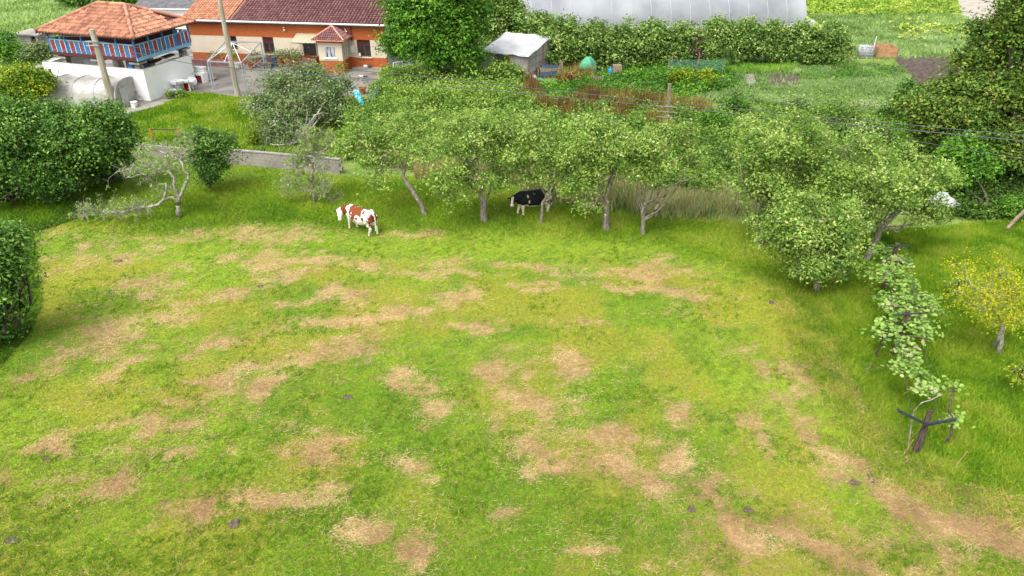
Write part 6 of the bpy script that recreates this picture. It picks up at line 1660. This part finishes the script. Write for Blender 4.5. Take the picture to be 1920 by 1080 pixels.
# low branches of the big tree bases etc
# ---------------------------------------------------------------- cows
def loft(b, rings, n=16):
    """rings: (centre, half width, half height, side vector, up vector)"""
    vs, fs = [], []
    for c, w, h, s, u in rings:
        c, s, u = Vector(c), Vector(s).normalized(), Vector(u).normalized()
        for k in range(n):
            a = 2 * math.pi * k / n
            vs.append(c + s * math.cos(a) * w + u * math.sin(a) * h)
    m = len(rings)
    for i in range(m - 1):
        for k in range(n):
            k2 = (k + 1) % n
            fs.append((i * n + k, i * n + k2, (i + 1) * n + k2, (i + 1) * n + k))
    fs.append(tuple(reversed(range(n))))
    fs.append(tuple(range((m - 1) * n, m * n)))
    b.add(vs, fs)
def limb(b, pts, rad, n=10, sq=1.0):
    pts2, r2 = smooth_path(pts, rad, 3)
    b.tube(pts2, r2, n)
def cow(label, loc, rz, colour, head_dir, head_c, legs, seed):
    """local frame: +x is forward. colour(V)->albedo. head_dir: unit vector the muzzle points to, head_c: poll position"""
    e = empty('cow', loc, label, 'cow', rz)
    Ys, Zs = (0, 1, 0), (0, 0, 1)
    b = MB(local=True)
    S = [(-1.02, 1.10, .12, .14), (-.98, 1.10, .23, .24), (-.85, 1.07, .31, .32), (-.62, 1.01, .35, .38), (-.35, .94, .41, .45), (-.05, .90, .44, .48), (.25, .92, .41, .46), (.5, .98, .35, .42), (.72, 1.05, .28, .37), (.88, 1.09, .19, .27), (.98, 1.1, .13, .2)]
    loft(b, [((x, 0, z), w, h, Ys, Zs) for x, z, w, h in S])
    # hip bones and withers
    b.blob((-.72, .2, 1.33), (.22, .14, .16), 8, 0); b.blob((-.72, -.2, 1.33), (.22, .14, .16), 8, 0); b.blob((-.98, 0, 1.26), (.25, .22, .2), 8, 0)
    b.blob((.6, 0, 1.33), (.5, .2, .2), 8, 0); b.blob((-.25, 0, 1.34), (1.1, .16, .12), 8, 0)
    # neck
    hd = Vector(head_dir).normalized()
    hc = Vector(head_c)
    nb = Vector((.72, 0, 1.12))
    side = hd.cross(Vector((0, 0, 1))).normalized()
    for t0, t1 in ((0, 1),):
        pts = [nb, nb.lerp(hc, .35) + Vector((.04, 0, -.02)), nb.lerp(hc, .7), hc]
        wid = [(.24, .34), (.2, .29), (.16, .23), (.13, .17)]
        rings = []
        for i, p in enumerate(pts):
            d = (pts[min(i + 1, 3)] - pts[max(i - 1, 0)]).normalized()
            s = d.cross(Vector((0, 0, 1))).normalized()
            rings.append((p, wid[i][0], wid[i][1], s, s.cross(d)))
        loft(b, rings, 14)
    b.blob((.82, 0, .82), (.3, .18, .42), 8, 0)            # brisket
    # head
    u = side.cross(hd)
    H_ = [(-.12, .06, .05), (-.07, .12, .11), (.02, .15, .15), (.14, .15, .155), (.25, .125, .14), (.36, .1, .11), (.45, .1, .095), (.53, .105, .085), (.58, .07, .055)]
    loft(b, [(hc + hd * t, w, h, side, u) for t, w, h in H_], 14)
    for s in (-1, 1):
        eb = hc + hd * .0 + side * s * .1 + u * .03
        loft(b, [(eb, .035, .03, hd, u), (eb + side * s * .09 + hd * .01, .065, .02, hd, u), (eb + side * s * .17 + hd * .02 - u * .03, .05, .015, hd, u), (eb + side * s * .23 + hd * .03 - u * .05, .015, .01, hd, u)], 8)
    # legs
    for k, (x, y, fx, fy) in enumerate(legs):
        if x > 0:   # front: shoulder, elbow, knee, fetlock, hoof
            limb(b, [(x, y, .95), (x - .04, y, .72), (x + (fx - x) * .5, y + (fy - y) * .5, .42), (x + (fx - x) * .85, y + (fy - y) * .9, .16), (fx, fy, .03)], [.19, .135, .078, .055, .065])
        else:       # hind: hip, stifle forward, hock back, hoof
            limb(b, [(x, y, 1.05), (x + .10, y, .76), (x - .09, y + (fy - y) * .5, .50), (x - .02 + (fx - x) * .8, y + (fy - y) * .9, .18), (fx, fy, .03)], [.27, .19, .085, .055, .065])
    # udder, tail
    b.blob((-.58, 0, .66), (.42, .34, .36), 10, 0)
    for tx, ty in ((-.5, .09), (-.5, -.09), (-.68, .09), (-.68, -.09)): b.tube([(tx, ty, .56), (tx, ty, .44)], [.028, .02], 6)
    limb(b, [(-1.0, 0, 1.3), (-1.1, 0, 1.2), (-1.12, .01, .85), (-1.11, .02, .55), (-1.1, .02, .35)], [.05, .04, .025, .03, .035])
    raw = b.build('raw', M['whitep'], None)
    md = raw.modifiers.new('r', 'REMESH'); md.mode = 'VOXEL'; md.voxel_size = 0.022
    ms = raw.modifiers.new('s', 'SMOOTH'); ms.iterations = 4; ms.factor = 0.5
    dg = bpy.context.evaluated_depsgraph_get()
    ev = raw.evaluated_get(dg)
    me = bpy.data.meshes.new_from_object(ev)
    bpy.data.objects.remove(raw, do_unlink=True)
    me.name = 'body'
    n = len(me.vertices)
    V = np.zeros(n * 3); me.vertices.foreach_get('co', V); V = V.reshape(-1, 3)
    t = (V - np.array(hc)) @ np.array(hd)
    hd_mask = (np.linalg.norm(V - np.array(hc) - np.outer(t, np.array(hd)), axis=1) < .17) & (t > -.14) & (t < .6)
    lat = (V - np.array(hc)) @ np.array(side)
    Cc = colour(V, hd_mask, t, lat)
    at_ = me.attributes.new('Col', 'FLOAT_COLOR', 'POINT')
    at_.data.foreach_set('color', np.concatenate([Cc, np.ones((n, 1))], 1).astype(np.float32).ravel())
    me.polygons.foreach_set('use_smooth', np.ones(len(me.polygons), bool))
    me.materials.clear(); me.materials.append(M['cowhide'])
    o = bpy.data.objects.new('body', me); COL.objects.link(o); o.parent = e
    for s in (-1, 1):
        q = hc + hd * .15 + side * s * .14 + u * .06
        b = MB(local=True); b.blob(tuple(q), (.05, .05, .05), 6, 0); b.build('eye', M['darkmetal'], e, smooth=True)
    e.scale = (0.95, 0.95, 0.95)
    b = MB(local=True)
    for x, y, fx, fy in legs: b.lathe((fx + .01, fy, 0), [(.068, 0), (.06, .05), (.05, .09)], 10)
    b.build('hooves', M['bark_dark'], e, smooth=True)
    return e
M['cowhide'] = colmat('cow_hide', 0.75, 14, 0.15, 0.08)
WHT, RED, BLK, PNK, CRM = A(.68, .64, .59), A(.19, .05, .018), A(.012, .012, .014), A(.66, .42, .34), A(.62, .52, .38)
def blotch(V, cells, ns=5, amp=.12, seed=0):
    """true inside noisy ellipsoids (x,z,rx,rz,side): side +1, -1 or 0 for both"""
    n1 = fbm(V[:, 0] + V[:, 1] * .6 + 9, V[:, 2] + 5 + V[:, 1] * .3, ns, 3, seed) - .5
    m = np.zeros(len(V), bool)
    for x, z, rx, rz, s in cells:
        d = np.sqrt(((V[:, 0] - x) / rx) ** 2 + ((V[:, 2] - z) / rz) ** 2) + n1 * 1.6
        k = d < 1
        if s: k &= (V[:, 1] * s > -.05)
        m |= k
    return m
def col_red(V, hm, t, lat):
    C = np.tile(WHT, (len(V), 1))
    # camera side is +y (cow faces left in the photograph)
    m = blotch(V, [(.86, 1.1, .16, .42, 0), (.8, .85, .12, .2, 0), (.36, 1.15, .14, .27, 0), (.2, 1.0, .12, .36, 1), (.05, 1.15, .16, .26, 0), (.28, .8, .08, .16, 1), (-.22, 1.27, .2, .16, 0), (-.5, 1.3, .08, .08, 0), (-.15, .98, .10, .10, 1), (-1.0, 1.1, .13, .36, 0), (-.98, .8, .1, .2, 0), (-.55, 1.0, .07, .1, 1), (.0, .7, .07, .14, 1), (.42, 1.35, .12, .1, 0), (1.05, .95, .14, .3, 0)], 6, seed=3)
    C[m] = RED
    C[hm & (t < .62)] = A(.74, .68, .62)
    C[hm & (t > .42)] = A(.6, .4, .36)
    C[(np.abs(lat) > .17) & (np.abs(lat) < .4) & (np.abs(t) < .14) & (V[:, 0] > .95)] = A(.04, .02, .015)
    C[(V[:, 0] > .82) & (V[:, 0] < 1.12) & ~hm & (V[:, 2] > .7)] = A(.15, .04, .015)
    u_ = (np.abs(V[:, 0] + .6) < .22) & (V[:, 2] < .74) & (V[:, 2] > .42) & (np.abs(V[:, 1]) < .17)
    C[u_] = PNK
    lg = (V[:, 2] < .42)
    C[lg] = A(.7, .62, .5)
    return C
def col_black(V, hm, t, lat):
    C = np.tile(BLK, (len(V), 1))
    C[blotch(V, [(-.95, .95, .3, .45, 0), (-.72, 1.1, .13, .2, 0), (-.6, .55, .4, .16, 0), (.1, .52, .5, .09, 0), (.7, .6, .3, .14, 0), (.42, 1.2, .03, .07, 1), (.36, .9, .035, .08, 1), (-.75, 1.38, .12, .06, 0)], 5, seed=9)] = A(.68, .58, .46)
    C[blotch(V, [(-.8, 1.3, .09, .08, 0), (-.93, 1.12, .05, .05, 0)], 5, seed=4)] = BLK
    C[hm] = BLK
    C[hm & (np.abs(lat) < .065) & (t > -.05)] = A(.62, .52, .5)
    C[hm & (t > .36)] = A(.66, .52, .44)
    C[hm & (t > .48)] = A(.1, .07, .06)
    C[V[:, 2] < .52] = A(.68, .6, .48)
    u_ = (np.abs(V[:, 0] + .6) < .22) & (V[:, 2] < .72) & (V[:, 2] > .42) & (np.abs(V[:, 1]) < .17)
    C[u_] = PNK
    return C
def face_cam(loc, rz, down=-.7, turn=0.0):
    """muzzle direction in the cow's frame, towards the camera and down"""
    v = Vector((-loc[0], -loc[1], 0)).normalized()
    v = Matrix.Rotation(turn, 3, 'Z') @ v
    v = Matrix.Rotation(-rz, 3, 'Z') @ v
    return Vector((v.x, v.y, down)).normalized()
c1 = g(678, 436); c1 = (c1[0], c1[1] + .1, 0); rz1 = math.radians(144)
cow('red and white cow standing in the open left of the leaning trunk, face towards camera', c1, rz1, col_red, face_cam(c1, rz1, -1.0, -.1), (1.12, .38, 1.08), [(.68, .16, .78, .15), (.66, -.16, .55, -.2), (-.8, .18, -.74, .2), (-.82, -.18, -.95, -.22)], 1)
c2 = g(999, 400); rz2 = math.radians(200)
cow('black and white cow half hidden under the apple trees, face towards camera', c2, rz2, col_black, face_cam(c2, rz2, -.9, -.15), (1.26, .2, 1.16), [(.68, .16, .62, .16), (.68, -.16, .86, -.16), (-.8, .18, -.8, .2), (-.82, -.18, -.9, -.2)], 2)
